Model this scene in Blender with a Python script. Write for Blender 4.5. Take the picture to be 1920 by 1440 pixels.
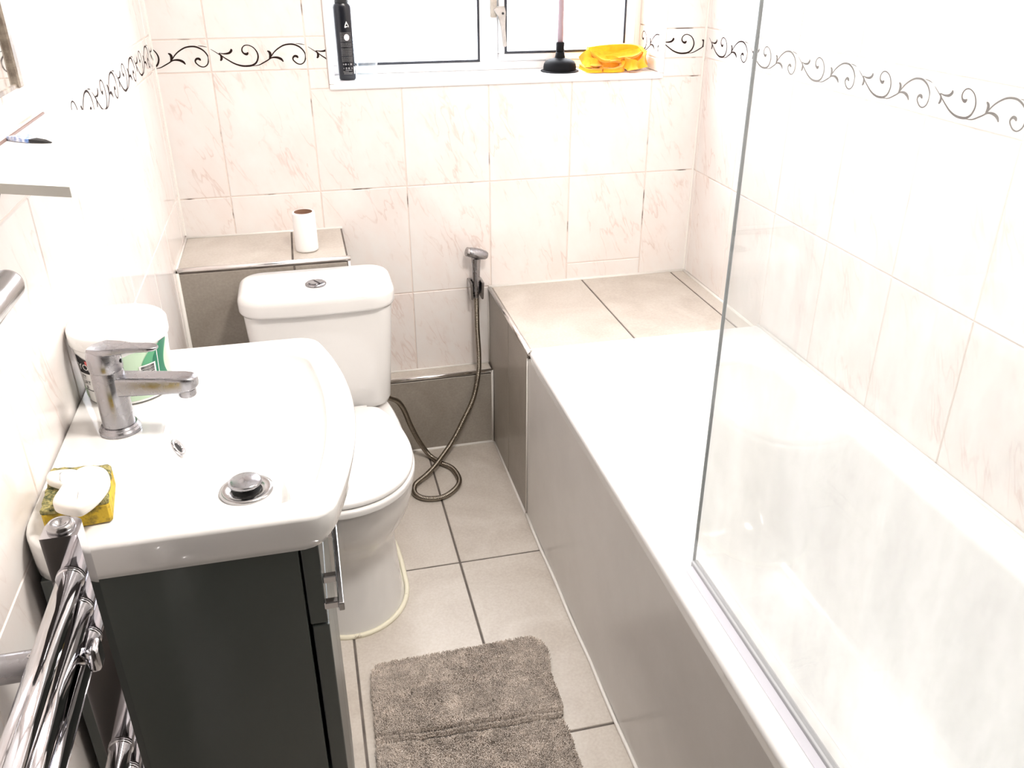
import bpy, bmesh, math, random
from mathutils import Vector, Matrix, noise

for o in list(bpy.data.objects): bpy.data.objects.remove(o)
scene = bpy.context.scene
COL = scene.collection
random.seed(7)

# ------------------------------------------------------------------ camera
CAM = Vector((0.34989, -2.51739, 1.50643))
YAW, PIT, ROL, FPX = 0.237212, -0.473881, -0.00066, 1606.05
FW = Vector((math.sin(YAW)*math.cos(PIT), math.cos(YAW)*math.cos(PIT), math.sin(PIT)))
_r = Vector((math.cos(YAW), -math.sin(YAW), 0)); _u = _r.cross(FW)
RT = math.cos(ROL)*_r + math.sin(ROL)*_u
UP = -math.sin(ROL)*_r + math.cos(ROL)*_u
cam_data = bpy.data.cameras.new('camera'); cam = bpy.data.objects.new('camera', cam_data); COL.objects.link(cam)
cam_data.sensor_width = 36; cam_data.lens = FPX*36/1920; cam_data.clip_start = 0.02
M = Matrix((RT, UP, -FW)).transposed().to_4x4(); M.translation = CAM
cam.matrix_world = M
scene.camera = cam

def px(u, v, ax, val):
    """direction through a photo pixel, met with the plane ax = val"""
    d = FW + RT*(u-960)/FPX - UP*(v-720)/FPX
    i = 'xyz'.index(ax)
    return CAM + d*((val-CAM[i])/d[i])

# ------------------------------------------------------------------ light
world = bpy.data.worlds.new('sky'); scene.world = world; world.use_nodes = True
bg = world.node_tree.nodes['Background']
bg.inputs['Color'].default_value = (0.93, 0.96, 1.0, 1); bg.inputs['Strength'].default_value = 9.0

def area(name, loc, size, power, col, target=None, shape='DISK', sy=None):
    l = bpy.data.lights.new(name, 'AREA'); l.shape = shape; l.size = size
    if sy: l.size_y = sy
    l.energy = power; l.color = col
    o = bpy.data.objects.new(name, l); COL.objects.link(o); o.location = loc
    if target is not None:
        o.rotation_euler = (Vector(target)-Vector(loc)).to_track_quat('-Z', 'Y').to_euler()
    return o
area('ceiling_lamp', (0.86, -1.68, 2.31), 0.30, 15.5, (1.0, 0.945, 0.89))

portal = area('window_portal', (0.9325, 0.205, 1.594), 0.95, 1, (1, 1, 1), target=(0.9325, -1, 1.594), shape='RECTANGLE', sy=0.85)
portal.data.cycles.is_portal = True

scene.view_settings.view_transform = 'Standard'
scene.view_settings.look = 'None'
scene.view_settings.gamma = 1.0
scene.view_settings.use_curve_mapping = False
scene.view_settings.exposure = 1.07

# ------------------------------------------------------------------ materials
def new_mat(name):
    m = bpy.data.materials.new(name); m.use_nodes = True
    nt = m.node_tree; return m, nt, nt.nodes['Principled BSDF']
def N(nt, t, **kw):
    n = nt.nodes.new(t)
    for k, v in kw.items():
        if k in n.inputs: n.inputs[k].default_value = v
        else: setattr(n, k, v)
    return n
def plain(name, col, rough=0.4, metal=0.0, coat=0.0, spec=None):
    m, nt, b = new_mat(name)
    b.inputs['Base Color'].default_value = (*col, 1); b.inputs['Roughness'].default_value = rough
    b.inputs['Metallic'].default_value = metal; b.inputs['Coat Weight'].default_value = coat
    if spec is not None: b.inputs['Specular IOR Level'].default_value = spec
    return m
def ramp(nt, src, stops):
    r = nt.nodes.new('ShaderNodeValToRGB'); e = r.color_ramp.elements
    e[0].position, e[0].color = stops[0][0], (*stops[0][1], 1)
    e[1].position, e[1].color = stops[-1][0], (*stops[-1][1], 1)
    for p, c in stops[1:-1]:
        x = e.new(p); x.color = (*c, 1)
    nt.links.new(src, r.inputs[0]); return r
def coords(nt, scale=(1, 1, 1), rot=(0, 0, 0), rnd=True):
    tc = N(nt, 'ShaderNodeTexCoord'); mp = N(nt, 'ShaderNodeMapping')
    mp.inputs['Scale'].default_value = scale; mp.inputs['Rotation'].default_value = rot
    if rnd:
        oi = N(nt, 'ShaderNodeObjectInfo'); ad = N(nt, 'ShaderNodeVectorMath', operation='MULTIPLY_ADD')
        ad.inputs[0].default_value = (1, 1, 1)
        ml = N(nt, 'ShaderNodeMath', operation='MULTIPLY'); ml.inputs[1].default_value = 37.0
        nt.links.new(oi.outputs['Random'], ml.inputs[0])
        va = N(nt, 'ShaderNodeVectorMath', operation='ADD')
        nt.links.new(tc.outputs['Object'], va.inputs[0]); nt.links.new(ml.outputs[0], va.inputs[1])
        nt.links.new(va.outputs[0], mp.inputs['Vector'])
    else:
        nt.links.new(tc.outputs['Object'], mp.inputs['Vector'])
    return mp.outputs[0]

def marble():
    m, nt, b = new_mat('marble_wall_tile')
    v0 = coords(nt, (1, 1, 1), (0, 0, -0.40))
    def stretched(sc):
        q = N(nt, 'ShaderNodeVectorMath', operation='MULTIPLY'); q.inputs[1].default_value = (*sc, 1)
        nt.links.new(v0, q.inputs[0]); return q.outputs[0]
    n1 = N(nt, 'ShaderNodeTexNoise', Scale=1.0, Detail=3.0, Roughness=0.5, Distortion=0.35); nt.links.new(stretched((26, 6)), n1.inputs['Vector'])
    vein = ramp(nt, n1.outputs['Fac'], [(0.485, (0, 0, 0)), (0.5, (1, 1, 1)), (0.535, (0, 0, 0))])
    n2 = N(nt, 'ShaderNodeTexNoise', Scale=1.0, Detail=4.0, Roughness=0.6); nt.links.new(stretched((9, 5)), n2.inputs['Vector'])
    gate = ramp(nt, n2.outputs['Fac'], [(0.46, (0, 0, 0)), (0.60, (1, 1, 1))])
    clouds = ramp(nt, n2.outputs['Fac'], [(0.34, (0.865, 0.84, 0.815)), (0.66, (0.855, 0.775, 0.735))])
    n3 = N(nt, 'ShaderNodeTexNoise', Scale=1.0, Detail=5.0, Roughness=0.65); nt.links.new(stretched((34, 11)), n3.inputs['Vector'])
    smudge = ramp(nt, n3.outputs['Fac'], [(0.58, (0, 0, 0)), (0.74, (1, 1, 1))])
    ad = N(nt, 'ShaderNodeMix', data_type='RGBA', blend_type='ADD'); ad.inputs[0].default_value = 0.7
    nt.links.new(vein.outputs[0], ad.inputs[6]); nt.links.new(smudge.outputs[0], ad.inputs[7])
    mu = N(nt, 'ShaderNodeMix', data_type='RGBA', blend_type='MULTIPLY'); mu.inputs[0].default_value = 1
    nt.links.new(ad.outputs[2], mu.inputs[6]); nt.links.new(gate.outputs[0], mu.inputs[7])
    ms = N(nt, 'ShaderNodeMath', operation='MULTIPLY'); ms.inputs[1].default_value = 0.4
    nt.links.new(mu.outputs[2], ms.inputs[0])
    mx = N(nt, 'ShaderNodeMix', data_type='RGBA'); mx.inputs[7].default_value = (0.60, 0.43, 0.36, 1)
    nt.links.new(ms.outputs[0], mx.inputs[0]); nt.links.new(clouds.outputs[0], mx.inputs[6])
    nt.links.new(mx.outputs[2], b.inputs['Base Color'])
    b.inputs['Roughness'].default_value = 0.12
    return m
def greige(name, a, c, rough=0.32):
    m, nt, b = new_mat(name)
    v = coords(nt, (1, 1, 1))
    n = N(nt, 'ShaderNodeTexNoise', Scale=5.0, Detail=5.0, Roughness=0.55, Distortion=1.2); nt.links.new(v, n.inputs['Vector'])
    r = ramp(nt, n.outputs['Fac'], [(0.3, a), (0.7, c)])
    n2 = N(nt, 'ShaderNodeTexNoise', Scale=160.0, Detail=2.0); nt.links.new(v, n2.inputs['Vector'])
    mx = N(nt, 'ShaderNodeMix', data_type='RGBA', blend_type='OVERLAY'); mx.inputs[0].default_value = 0.18
    nt.links.new(r.outputs[0], mx.inputs[6]); nt.links.new(n2.outputs['Fac'], mx.inputs[7])
    nt.links.new(mx.outputs[2], b.inputs['Base Color']); b.inputs['Roughness'].default_value = rough
    return m
def grout_mat(name, a, c, scale=9.0, lo=0.34, hi=0.42):
    m, nt, b = new_mat(name)
    v = coords(nt, (1, 1, 1), rnd=False)
    n = N(nt, 'ShaderNodeTexNoise', Scale=scale, Detail=4.0); nt.links.new(v, n.inputs['Vector'])
    r = ramp(nt, n.outputs['Fac'], [(lo, a), (hi, c)])
    nt.links.new(r.outputs[0], b.inputs['Base Color']); b.inputs['Roughness'].default_value = 0.8
    return m
def chrome_mat(name, col, rough, grime=0.0):
    m, nt, b = new_mat(name)
    b.inputs['Metallic'].default_value = 1; b.inputs['Base Color'].default_value = (*col, 1)
    if grime:
        v = coords(nt, (1, 1, 1))
        n = N(nt, 'ShaderNodeTexNoise', Scale=60.0, Detail=5.0); nt.links.new(v, n.inputs['Vector'])
        r = ramp(nt, n.outputs['Fac'], [(0.35, (rough,)*3), (0.7, (rough+grime,)*3)])
        nt.links.new(r.outputs[0], b.inputs['Roughness'])
    else: b.inputs['Roughness'].default_value = rough
    return m
def glass_mat(name, tint, haze, haze_scale=None, ior=1.45, gloss_rough=0.0):
    """thin pane: see-through, mirror-like at the surface, dulled by limescale"""
    m = bpy.data.materials.new(name); m.use_nodes = True; nt = m.node_tree; nt.nodes.clear()
    out = N(nt, 'ShaderNodeOutputMaterial')
    tr = N(nt, 'ShaderNodeBsdfTransparent'); tr.inputs[0].default_value = (*tint, 1)
    df = N(nt, 'ShaderNodeBsdfDiffuse'); df.inputs[0].default_value = (0.88, 0.89, 0.88, 1)
    gl = N(nt, 'ShaderNodeBsdfGlossy'); gl.inputs['Roughness'].default_value = gloss_rough
    lw = N(nt, 'ShaderNodeLayerWeight'); lw.inputs[0].default_value = 0.5          # 1 - cos of the viewing angle
    pw = N(nt, 'ShaderNodeMath', operation='POWER'); pw.inputs[1].default_value = 5.0
    fr = N(nt, 'ShaderNodeMath', operation='MULTIPLY_ADD'); fr.inputs[1].default_value = 0.92; fr.inputs[2].default_value = 0.04
    nt.links.new(lw.outputs['Facing'], pw.inputs[0]); nt.links.new(pw.outputs[0], fr.inputs[0])
    m1 = N(nt, 'ShaderNodeMixShader'); m2 = N(nt, 'ShaderNodeMixShader')
    if haze_scale:
        v = coords(nt, (1, 1, 0.35), rnd=False)
        n = N(nt, 'ShaderNodeTexNoise', Scale=haze_scale, Detail=6.0, Roughness=0.7); nt.links.new(v, n.inputs['Vector'])
        mr = N(nt, 'ShaderNodeMapRange'); mr.inputs[1].default_value = 0.3; mr.inputs[2].default_value = 0.75
        mr.inputs[3].default_value = haze*0.4; mr.inputs[4].default_value = haze*1.6
        nt.links.new(n.outputs['Fac'], mr.inputs[0]); nt.links.new(mr.outputs[0], m1.inputs[0])
    else: m1.inputs[0].default_value = haze
    nt.links.new(tr.outputs[0], m1.inputs[1]); nt.links.new(df.outputs[0], m1.inputs[2])
    nt.links.new(fr.outputs[0], m2.inputs[0]); nt.links.new(m1.outputs[0], m2.inputs[1]); nt.links.new(gl.outputs[0], m2.inputs[2])
    nt.links.new(m2.outputs[0], out.inputs[0]); return m
def noisy(name, a, c, scale, rough, lo=0.4, hi=0.6, bump=0.0, sheen=0.0):
    m, nt, b = new_mat(name)
    v = coords(nt, (1, 1, 1), rnd=False)
    n = N(nt, 'ShaderNodeTexNoise', Scale=scale, Detail=6.0, Roughness=0.65); nt.links.new(v, n.inputs['Vector'])
    r = ramp(nt, n.outputs['Fac'], [(lo, a), (hi, c)])
    nt.links.new(r.outputs[0], b.inputs['Base Color']); b.inputs['Roughness'].default_value = rough
    if bump:
        bp = N(nt, 'ShaderNodeBump'); bp.inputs['Strength'].default_value = bump; bp.inputs['Distance'].default_value = 0.002
        nt.links.new(n.outputs['Fac'], bp.inputs['Height']); nt.links.new(bp.outputs[0], b.inputs['Normal'])
    if sheen: b.inputs['Sheen Weight'].default_value = sheen
    return m

MT = {}
MT['marble'] = marble()
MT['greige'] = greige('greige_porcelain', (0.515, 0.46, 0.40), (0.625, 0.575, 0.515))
MT['greige_face'] = greige('shaded_greige_porcelain', (0.29, 0.255, 0.215), (0.36, 0.325, 0.28))  # same porcelain for upright faces, their shade put into the colour
MT['hall'] = plain('darkened_hall', (0.06, 0.05, 0.042), 0.7)  # gloom of the unseen hall put into the colour, so chrome mirrors dark
MT['grout_pale'] = grout_mat('pale_grout', (0.16, 0.12, 0.10), (0.78, 0.68, 0.62))
MT['grout_clean'] = grout_mat('clean_pale_grout', (0.50, 0.42, 0.37), (0.78, 0.69, 0.63), 6)
MT['grout_dark'] = grout_mat('dark_grout', (0.09, 0.075, 0.065), (0.17, 0.145, 0.125), 20, 0.3, 0.7)
MT['print'] = plain('scroll_print', (0.022, 0.012, 0.010), 0.7, spec=0.1)
MT['sealant'] = plain('white_sealant', (0.86, 0.83, 0.78), 0.45)
MT['sealant_old'] = noisy('yellowed_sealant', (0.16, 0.10, 0.05), (0.82, 0.78, 0.62), 18, 0.5, 0.30, 0.38)
MT['ceramic'] = plain('white_ceramic', (0.755, 0.742, 0.725), 0.07, coat=0.3)
MT['seat'] = plain('white_seat_plastic', (0.76, 0.75, 0.735), 0.18)
MT['acrylic'] = plain('white_bath_acrylic', (0.89, 0.885, 0.875), 0.10)
MT['panel'] = noisy('grey_white_bath_panel', (0.64, 0.615, 0.585), (0.68, 0.655, 0.625), 3, 0.22)
MT['pvc'] = plain('white_pvc', (0.87, 0.86, 0.86), 0.25)
MT['paint'] = plain('white_paint', (0.84, 0.82, 0.79), 0.6)
MT['gasket'] = plain('black_rubber_gasket', (0.012, 0.014, 0.022), 0.5)
MT['rubber'] = plain('black_rubber', (0.006, 0.006, 0.007), 0.6, spec=0.08)
MT['chrome'] = chrome_mat('chrome', (0.62, 0.61, 0.63), 0.07)
MT['chrome_worn'] = chrome_mat('limescaled_chrome', (0.35, 0.345, 0.36), 0.16, 0.22)
MT['chrome_dark'] = chrome_mat('dark_chrome', (0.42, 0.41, 0.41), 0.16, 0.1)
MT['hose'] = chrome_mat('steel_hose', (0.30, 0.265, 0.22), 0.24)
MT['trim'] = chrome_mat('chrome_tile_trim', (0.86, 0.84, 0.83), 0.16)
MT['cabinet'] = plain('dark_grey_gloss', (0.064, 0.074, 0.069), 0.30)
MT['black'] = plain('matte_black', (0.006, 0.006, 0.007), 0.6)
MT['hole'] = plain('dark_opening', (0.01, 0.009, 0.008), 0.7)
MT['bottle'] = plain('black_bottle_plastic', (0.006, 0.007, 0.012), 0.25)
MT['ink_white'] = plain('white_print', (0.8, 0.79, 0.78), 0.5)
MT['ink_grey'] = plain('grey_print', (0.26, 0.255, 0.25), 0.5)
MT['ink_pink'] = plain('pale_pink_sticker', (0.80, 0.70, 0.72), 0.4)
MT['tub'] = plain('white_tub_plastic', (0.87, 0.87, 0.85), 0.3)
MT['mint'] = plain('mint_print', (0.52, 0.68, 0.50), 0.35)
MT['green'] = plain('green_print', (0.10, 0.36, 0.19), 0.35)
MT['dgreen'] = plain('dark_green_print', (0.01, 0.17, 0.09), 0.35)
MT['red'] = plain('red_print', (0.65, 0.10, 0.09), 0.35)
MT['sponge'] = noisy('yellow_sponge', (0.20, 0.15, 0.03), (0.62, 0.42, 0.035), 70, 0.9, 0.33, 0.52, 0.8)
MT['scour'] = noisy('worn_scourer', (0.06, 0.075, 0.03), (0.42, 0.36, 0.14), 190, 0.95, 0.38, 0.6, 1.0)
MT['soap'] = plain('white_soap', (0.88, 0.84, 0.78), 0.35)
MT['cloth'] = noisy('yellow_cloth', (0.92, 0.36, 0.005), (0.98, 0.52, 0.015), 30, 0.85, 0.35, 0.65, 0.0, 0.3)
MT['mat'] = noisy('grey_pile', (0.52, 0.455, 0.40), (0.88, 0.785, 0.70), 35, 0.95, 0.32, 0.68)
MT['mat_dark'] = noisy('grey_mat_backing', (0.12, 0.105, 0.095), (0.18, 0.16, 0.14), 60, 0.95)
MT['paper'] = plain('toilet_paper', (0.88, 0.86, 0.84), 0.9)
MT['card'] = plain('brown_cardboard', (0.20, 0.105, 0.065), 0.85)
MT['plunger_wood'] = noisy('pink_white_stick', (0.03, 0.025, 0.05), (0.36, 0.27, 0.30), 26, 0.5, 0.30, 0.36)
MT['frame'] = noisy('tarnished_frame', (0.13, 0.10, 0.075), (0.36, 0.31, 0.25), 22, 0.4)
MT['mirror'] = chrome_mat('mirror_silver', (0.86, 0.87, 0.86), 0.02)
MT['shelf'] = plain('white_shelf_board', (0.87, 0.85, 0.84), 0.35)
MT['shelf_edge'] = plain('grey_shelf_edge', (0.50, 0.49, 0.45), 0.5)
MT['packet_blue'] = noisy('blue_white_packet', (0.10, 0.22, 0.55), (0.75, 0.80, 0.90), 120, 0.35, 0.4, 0.6)
MT['screen_glass'] = glass_mat('limescaled_glass', (0.965, 0.98, 0.98), 0.20, 5.0)
MT['window_glass'] = glass_mat('window_glass', (0.99, 0.99, 1.0), 0.0)
MT['clear'] = glass_mat('clear_plastic', (0.93, 0.96, 0.98), 0.04)
MT['seal_strip'] = plain('grey_screen_seal', (0.44, 0.45, 0.47), 0.22)
MT['wood_door'] = noisy('painted_door', (0.62, 0.58, 0.53), (0.68, 0.64, 0.59), 6, 0.4)

# ------------------------------------------------------------------ helpers
def link(name, mesh, mat, parent=None, smooth=False, label=None, cat=None, group=None, kind=None):
    o = bpy.data.objects.new(name, mesh); COL.objects.link(o)
    if mat is not None and not mesh.materials: mesh.materials.append(MT[mat] if isinstance(mat, str) else mat)
    if smooth:
        for p in mesh.polygons: p.use_smooth = True
    if parent is not None:
        o.parent = parent
        o.matrix_parent_inverse = parent.matrix_basis.inverted() if parent.parent is None else (parent.parent.matrix_basis @ parent.matrix_parent_inverse @ parent.matrix_basis).inverted()
    if label: o['label'] = label
    if cat: o['category'] = cat
    if group: o['group'] = group
    if kind: o['kind'] = kind
    return o
def obj(name, bm, mat, parent=None, smooth=False, **kw):
    bmesh.ops.recalc_face_normals(bm, faces=bm.faces[:])
    me = bpy.data.meshes.new(name); bm.to_mesh(me); bm.free()
    return link(name, me, mat, parent, smooth, **kw)
def thing(name, label, cat, loc=(0, 0, 0), group=None, kind=None):
    o = bpy.data.objects.new(name, None); COL.objects.link(o); o.location = loc; o.empty_display_size = 0.05
    o['label'] = label
    if cat: o['category'] = cat
    if group: o['group'] = group
    if kind: o['kind'] = kind
    o.matrix_basis = Matrix.Translation(loc)
    return o
def auto_smooth(o, ang=35):
    me = o.data
    for p in me.polygons: p.use_smooth = True
    bm = bmesh.new(); bm.from_mesh(me)
    for e in bm.edges:
        if len(e.link_faces) == 2 and e.calc_face_angle(0) > math.radians(ang): e.smooth = False
    bm.to_mesh(me); bm.free(); return o
def box(bm, x0, x1, y0, y1, z0, z1, bev=0.0, seg=1):
    vs = [bm.verts.new((x, y, z)) for z in (z0, z1) for y in (y0, y1) for x in (x0, x1)]
    fs = [(0, 2, 3, 1), (4, 5, 7, 6), (0, 1, 5, 4), (2, 6, 7, 3), (0, 4, 6, 2), (1, 3, 7, 5)]
    faces = [bm.faces.new([vs[i] for i in f]) for f in fs]
    if bev:
        es = list({e for f in faces for e in f.edges})
        bmesh.ops.bevel(bm, geom=es, offset=bev, segments=seg, affect='EDGES', profile=0.5)
    return bm
def B(*a, **k): return box(bmesh.new(), *a, **k)
def loft(bm, rings, cap0=True, cap1=True, closed=True):
    vr = [[bm.verts.new(p) for p in r] for r in rings]
    n = len(rings[0])
    for a, b in zip(vr, vr[1:]):
        for i in range(n if closed else n-1):
            j = (i+1) % n; bm.faces.new((a[i], a[j], b[j], b[i]))
    if cap0: bm.faces.new(vr[0][::-1])
    if cap1: bm.faces.new(vr[-1])
    return vr
def lathe(bm, prof, c, n=32, cap0=True, cap1=True, axis=None):
    rings = []
    for r, z in prof:
        ring = [Vector((max(r, 1e-5)*math.cos(2*math.pi*i/n), max(r, 1e-5)*math.sin(2*math.pi*i/n), z)) for i in range(n)]
        if axis is not None: ring = [axis @ p for p in ring]
        rings.append([p+Vector(c) for p in ring])
    loft(bm, rings, cap0, cap1); return bm
def catmull(P, n, closed=False):
    P = [Vector(p) for p in P]; m = len(P); out = []
    segs = m if closed else m-1
    for i in range(segs):
        p1, p2 = P[i], P[(i+1) % m]
        p0 = P[i-1] if (closed or i > 0) else 2*p1-p2
        p3 = P[(i+2) % m] if (closed or i < m-2) else 2*p2-p1
        for k in range(n):
            t = k/n
            out.append(0.5*((2*p1)+(p2-p0)*t+(2*p0-5*p1+4*p2-p3)*t*t+(3*p1-p0-3*p2+p3)*t**3))
    if not closed: out.append(P[-1])
    return out
def tube(bm, pts, rad, n=12, caps=True):
    """rad: number or function of (index, arclength)"""
    pts = [Vector(p) for p in pts]; rings = []; t0 = (pts[1]-pts[0]).normalized()
    nrm = t0.orthogonal().normalized(); s = 0
    for i, p in enumerate(pts):
        t = ((pts[i+1] if i < len(pts)-1 else p)-(pts[i-1] if i > 0 else p)).normalized()
        nrm = (nrm-t*nrm.dot(t)).normalized(); bi = t.cross(nrm)
        if i: s += (p-pts[i-1]).length
        r = rad(i, s) if callable(rad) else rad
        rings.append([p+nrm*(r*math.cos(2*math.pi*k/n))+bi*(r*math.sin(2*math.pi*k/n)) for k in range(n)])
    loft(bm, rings, caps, caps); return bm
def rrect(x0, x1, y0, y1, r, n=8, rl=None):
    pts = []; R0 = r; rl = r if rl is None else rl
    for sx, sy_, a in ((1, 1, 0), (-1, 1, 90), (-1, -1, 180), (1, -1, 270)):
        r = R0 if sx > 0 else rl; cx = x1-r if sx > 0 else x0+r; cy = y1-r if sy_ > 0 else y0+r
        for k in range(n+1):
            t = math.radians(a+90*k/n); pts.append(Vector((cx+r*math.cos(t), cy+r*math.sin(t), 0)))
    return pts
def subdiv_ring(pts, per=6):
    """add points on the long straight spans so that warps bend them"""
    out = []
    for a, b in zip(pts, pts[1:]+pts[:1]):
        k = max(1, int((b-a).length/0.03)) if per else 1
        for i in range(k): out.append(a.lerp(b, i/k))
    return out
def inset(pts, d):
    n = len(pts); out = []
    for i in range(n):
        a, b = pts[i-1], pts[(i+1) % n]
        t = (b-a); nn = Vector((t.y, -t.x, 0)).normalized()
        out.append(pts[i]-nn*d)
    return out
def slab(bm, outline, z0, z1, rt=0.0, rb=0.0, seg=5, dome=0.0):
    """solid with a plan outline (counter-clockwise) and rounded rims"""
    rings = []
    def ring(d, z): rings.append([Vector((p.x, p.y, z)) for p in (inset(outline, d) if d else outline)])
    if rb:
        for k in range(seg): a = math.pi/2*k/seg; ring(rb*(1-math.sin(a)), z0+rb*(1-math.cos(a)))
    ring(0, z0+rb); ring(0, z1-rt)
    if rt:
        for k in range(1, seg+1): a = math.pi/2*k/seg; ring(rt*(1-math.cos(a)), z1-rt+rt*math.sin(a))
    c = sum((p for p in rings[-1]), Vector())/len(rings[-1])
    if dome:
        base = rings[-1]
        for f in (0.75, 0.5, 0.25): rings.append([Vector((c.x+(p.x-c.x)*f, c.y+(p.y-c.y)*f, z1+dome*(1-f*f))) for p in base])
    loft(bm, rings); return bm
def mirror_x(half, cx):
    """half outline as (dx, y) from front centre round to back centre -> closed ccw points"""
    return [Vector((cx+dx, y, 0)) for dx, y in half]+[Vector((cx-dx, y, 0)) for dx, y in half[-2:0:-1]]

# ------------------------------------------------------------------ tiles
_tiles = {}
def tile_mesh(w, h, mat, th=0.006, bev=0.0014):
    k = (round(w, 4), round(h, 4), mat)
    if k in _tiles: return _tiles[k]
    me = bpy.data.meshes.new('tile'); a, b = w/2, h/2
    def r(d, n): return [(-a+d, -b+d, n), (a-d, -b+d, n), (a-d, b-d, n), (-a+d, b-d, n)]
    V = r(0, -th)+r(0, -bev)+r(bev, 0); F = [(3, 2, 1, 0), (8, 9, 10, 11)]
    for s in (0, 4):
        for i in range(4): j = (i+1) % 4; F.append((s+i, s+j, s+4+j, s+4+i))
    me.from_pydata(V, [], F); me.materials.append(MT[mat]); _tiles[k] = me
    return me
class Frame:
    def __init__(s, O, S, T):
        s.O, s.S, s.T = Vector(O), Vector(S), Vector(T); s.Nn = s.S.cross(s.T)
    def mat(s, a, b, n=0):
        m = Matrix((s.S, s.T, s.Nn)).transposed().to_4x4(); m.translation = s.O+s.S*a+s.T*b+s.Nn*n; return m
def subtract(r, hole):
    x0, x1, z0, z1 = r; a0, a1, b0, b1 = hole
    if x1 <= a0 or x0 >= a1 or z1 <= b0 or z0 >= b1: return [r]
    out = []
    if z0 < b0: out.append((x0, x1, z0, b0))
    if z1 > b1: out.append((x0, x1, b1, z1))
    zz0, zz1 = max(z0, b0), min(z1, b1)
    if x0 < a0: out.append((x0, a0, zz0, zz1))
    if x1 > a1: out.append((a1, x1, zz0, zz1))
    return out
def put_tile(parent, fr, r, mat, name, gap=0.003, n=0.0):
    s0, s1, t0, t1 = r; w, h = s1-s0-gap, t1-t0-gap
    if w < 0.004 or h < 0.004: return None
    o = bpy.data.objects.new(name, tile_mesh(w, h, mat)); COL.objects.link(o)
    o.parent = parent; o.matrix_parent_inverse = parent.matrix_basis.inverted()
    o.matrix_basis = fr.mat((s0+s1)/2, (t0+t1)/2, n + random.uniform(-0.0003, 0.0003))
    return o

# scroll pattern of one border tile, traced in tile units
def scroll_strokes():
    X0, PW = 590.0, 970.0
    def nv(x, y):
        yb = 423-(x-70)*(46/1710); yt = 78-(x-20)*(33/1760)
        return ((x-X0)/PW*0.25, (yb-y)/(yb-yt)*0.082)
    S = [([(615,170),(700,230),(760,275),(830,320),(900,343),(960,345),(1010,335),(1050,305),(1072,250),(1065,200),(1035,155),(990,132),(950,135),(925,160),(920,190),(935,215),(962,222),(978,205)],
          [3,7,9,11,13,14,14,13,12,10,8,7,8,9,11,13,20,10]),
         ([(690,210),(740,218),(790,210),(815,185),(812,168)], [4,10,16,18,8]),
         ([(690,212),(708,240),(708,270),(695,290)], [5,16,18,10]),
         ([(1000,346),(1070,335),(1130,305),(1180,275),(1200,250),(1240,200),(1290,160),(1350,130),(1420,122),(1470,135),(1515,165),(1545,210),(1550,250),(1535,300),(1500,327),(1460,322),(1425,290),(1420,265),(1438,245),(1462,248),(1472,264)],
          [2,7,9,9,8,9,10,11,12,12,11,10,10,9,8,9,10,12,16,18,10]),
         ([(1180,272),(1196,232),(1190,203),(1170,190)], [5,20,18,8]),
         ([(1168,284),(1210,260),(1260,258),(1300,275),(1320,302)], [5,10,16,18,8]),
         ([(1465,116),(1510,120),(1552,129)], [3,5,3])]
    out = []
    for pts, ws in S:
        P = catmull([(*nv(*p), 0) for p in pts], 5); Wd = catmull([(w, 0, 0) for w in ws], 5)
        out.append((P, [max(2.0, w.x*1.3)*0.25/970 for w in Wd]))
    return out
_STROKES = scroll_strokes()
_prints = {}
def print_mesh(a, b):
    k = (round(a, 4), round(b, 4))
    if k in _prints: return _prints[k]
    bm = bmesh.new()
    for q, (P, Wd) in enumerate(_STROKES):
        L = []
        for i, p in enumerate(P):
            t = (P[min(i+1, len(P)-1)]-P[max(i-1, 0)]).normalized(); nn = Vector((-t.y, t.x, 0))*Wd[i]/2
            z = 0.00025+q*0.00003
            L.append((bm.verts.new((p.x+nn.x, p.y+nn.y, z)), bm.verts.new((p.x-nn.x, p.y-nn.y, z))))
        for (u, v), (u2, v2) in zip(L, L[1:]): bm.faces.new((u, v, v2, u2))
    for co, no in (((a+0.002, 0, 0), (-1, 0, 0)), ((b-0.002, 0, 0), (1, 0, 0))):
        bmesh.ops.bisect_plane(bm, geom=bm.verts[:]+bm.edges[:]+bm.faces[:], plane_co=co, plane_no=no, clear_outer=True)
    bmesh.ops.translate(bm, verts=bm.verts[:], vec=(-(a+b)/2, -0.041, 0))
    me = bpy.data.meshes.new('scroll_print'); bm.to_mesh(me); bm.free(); me.materials.append(MT['print']); _prints[k] = me
    return me

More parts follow.
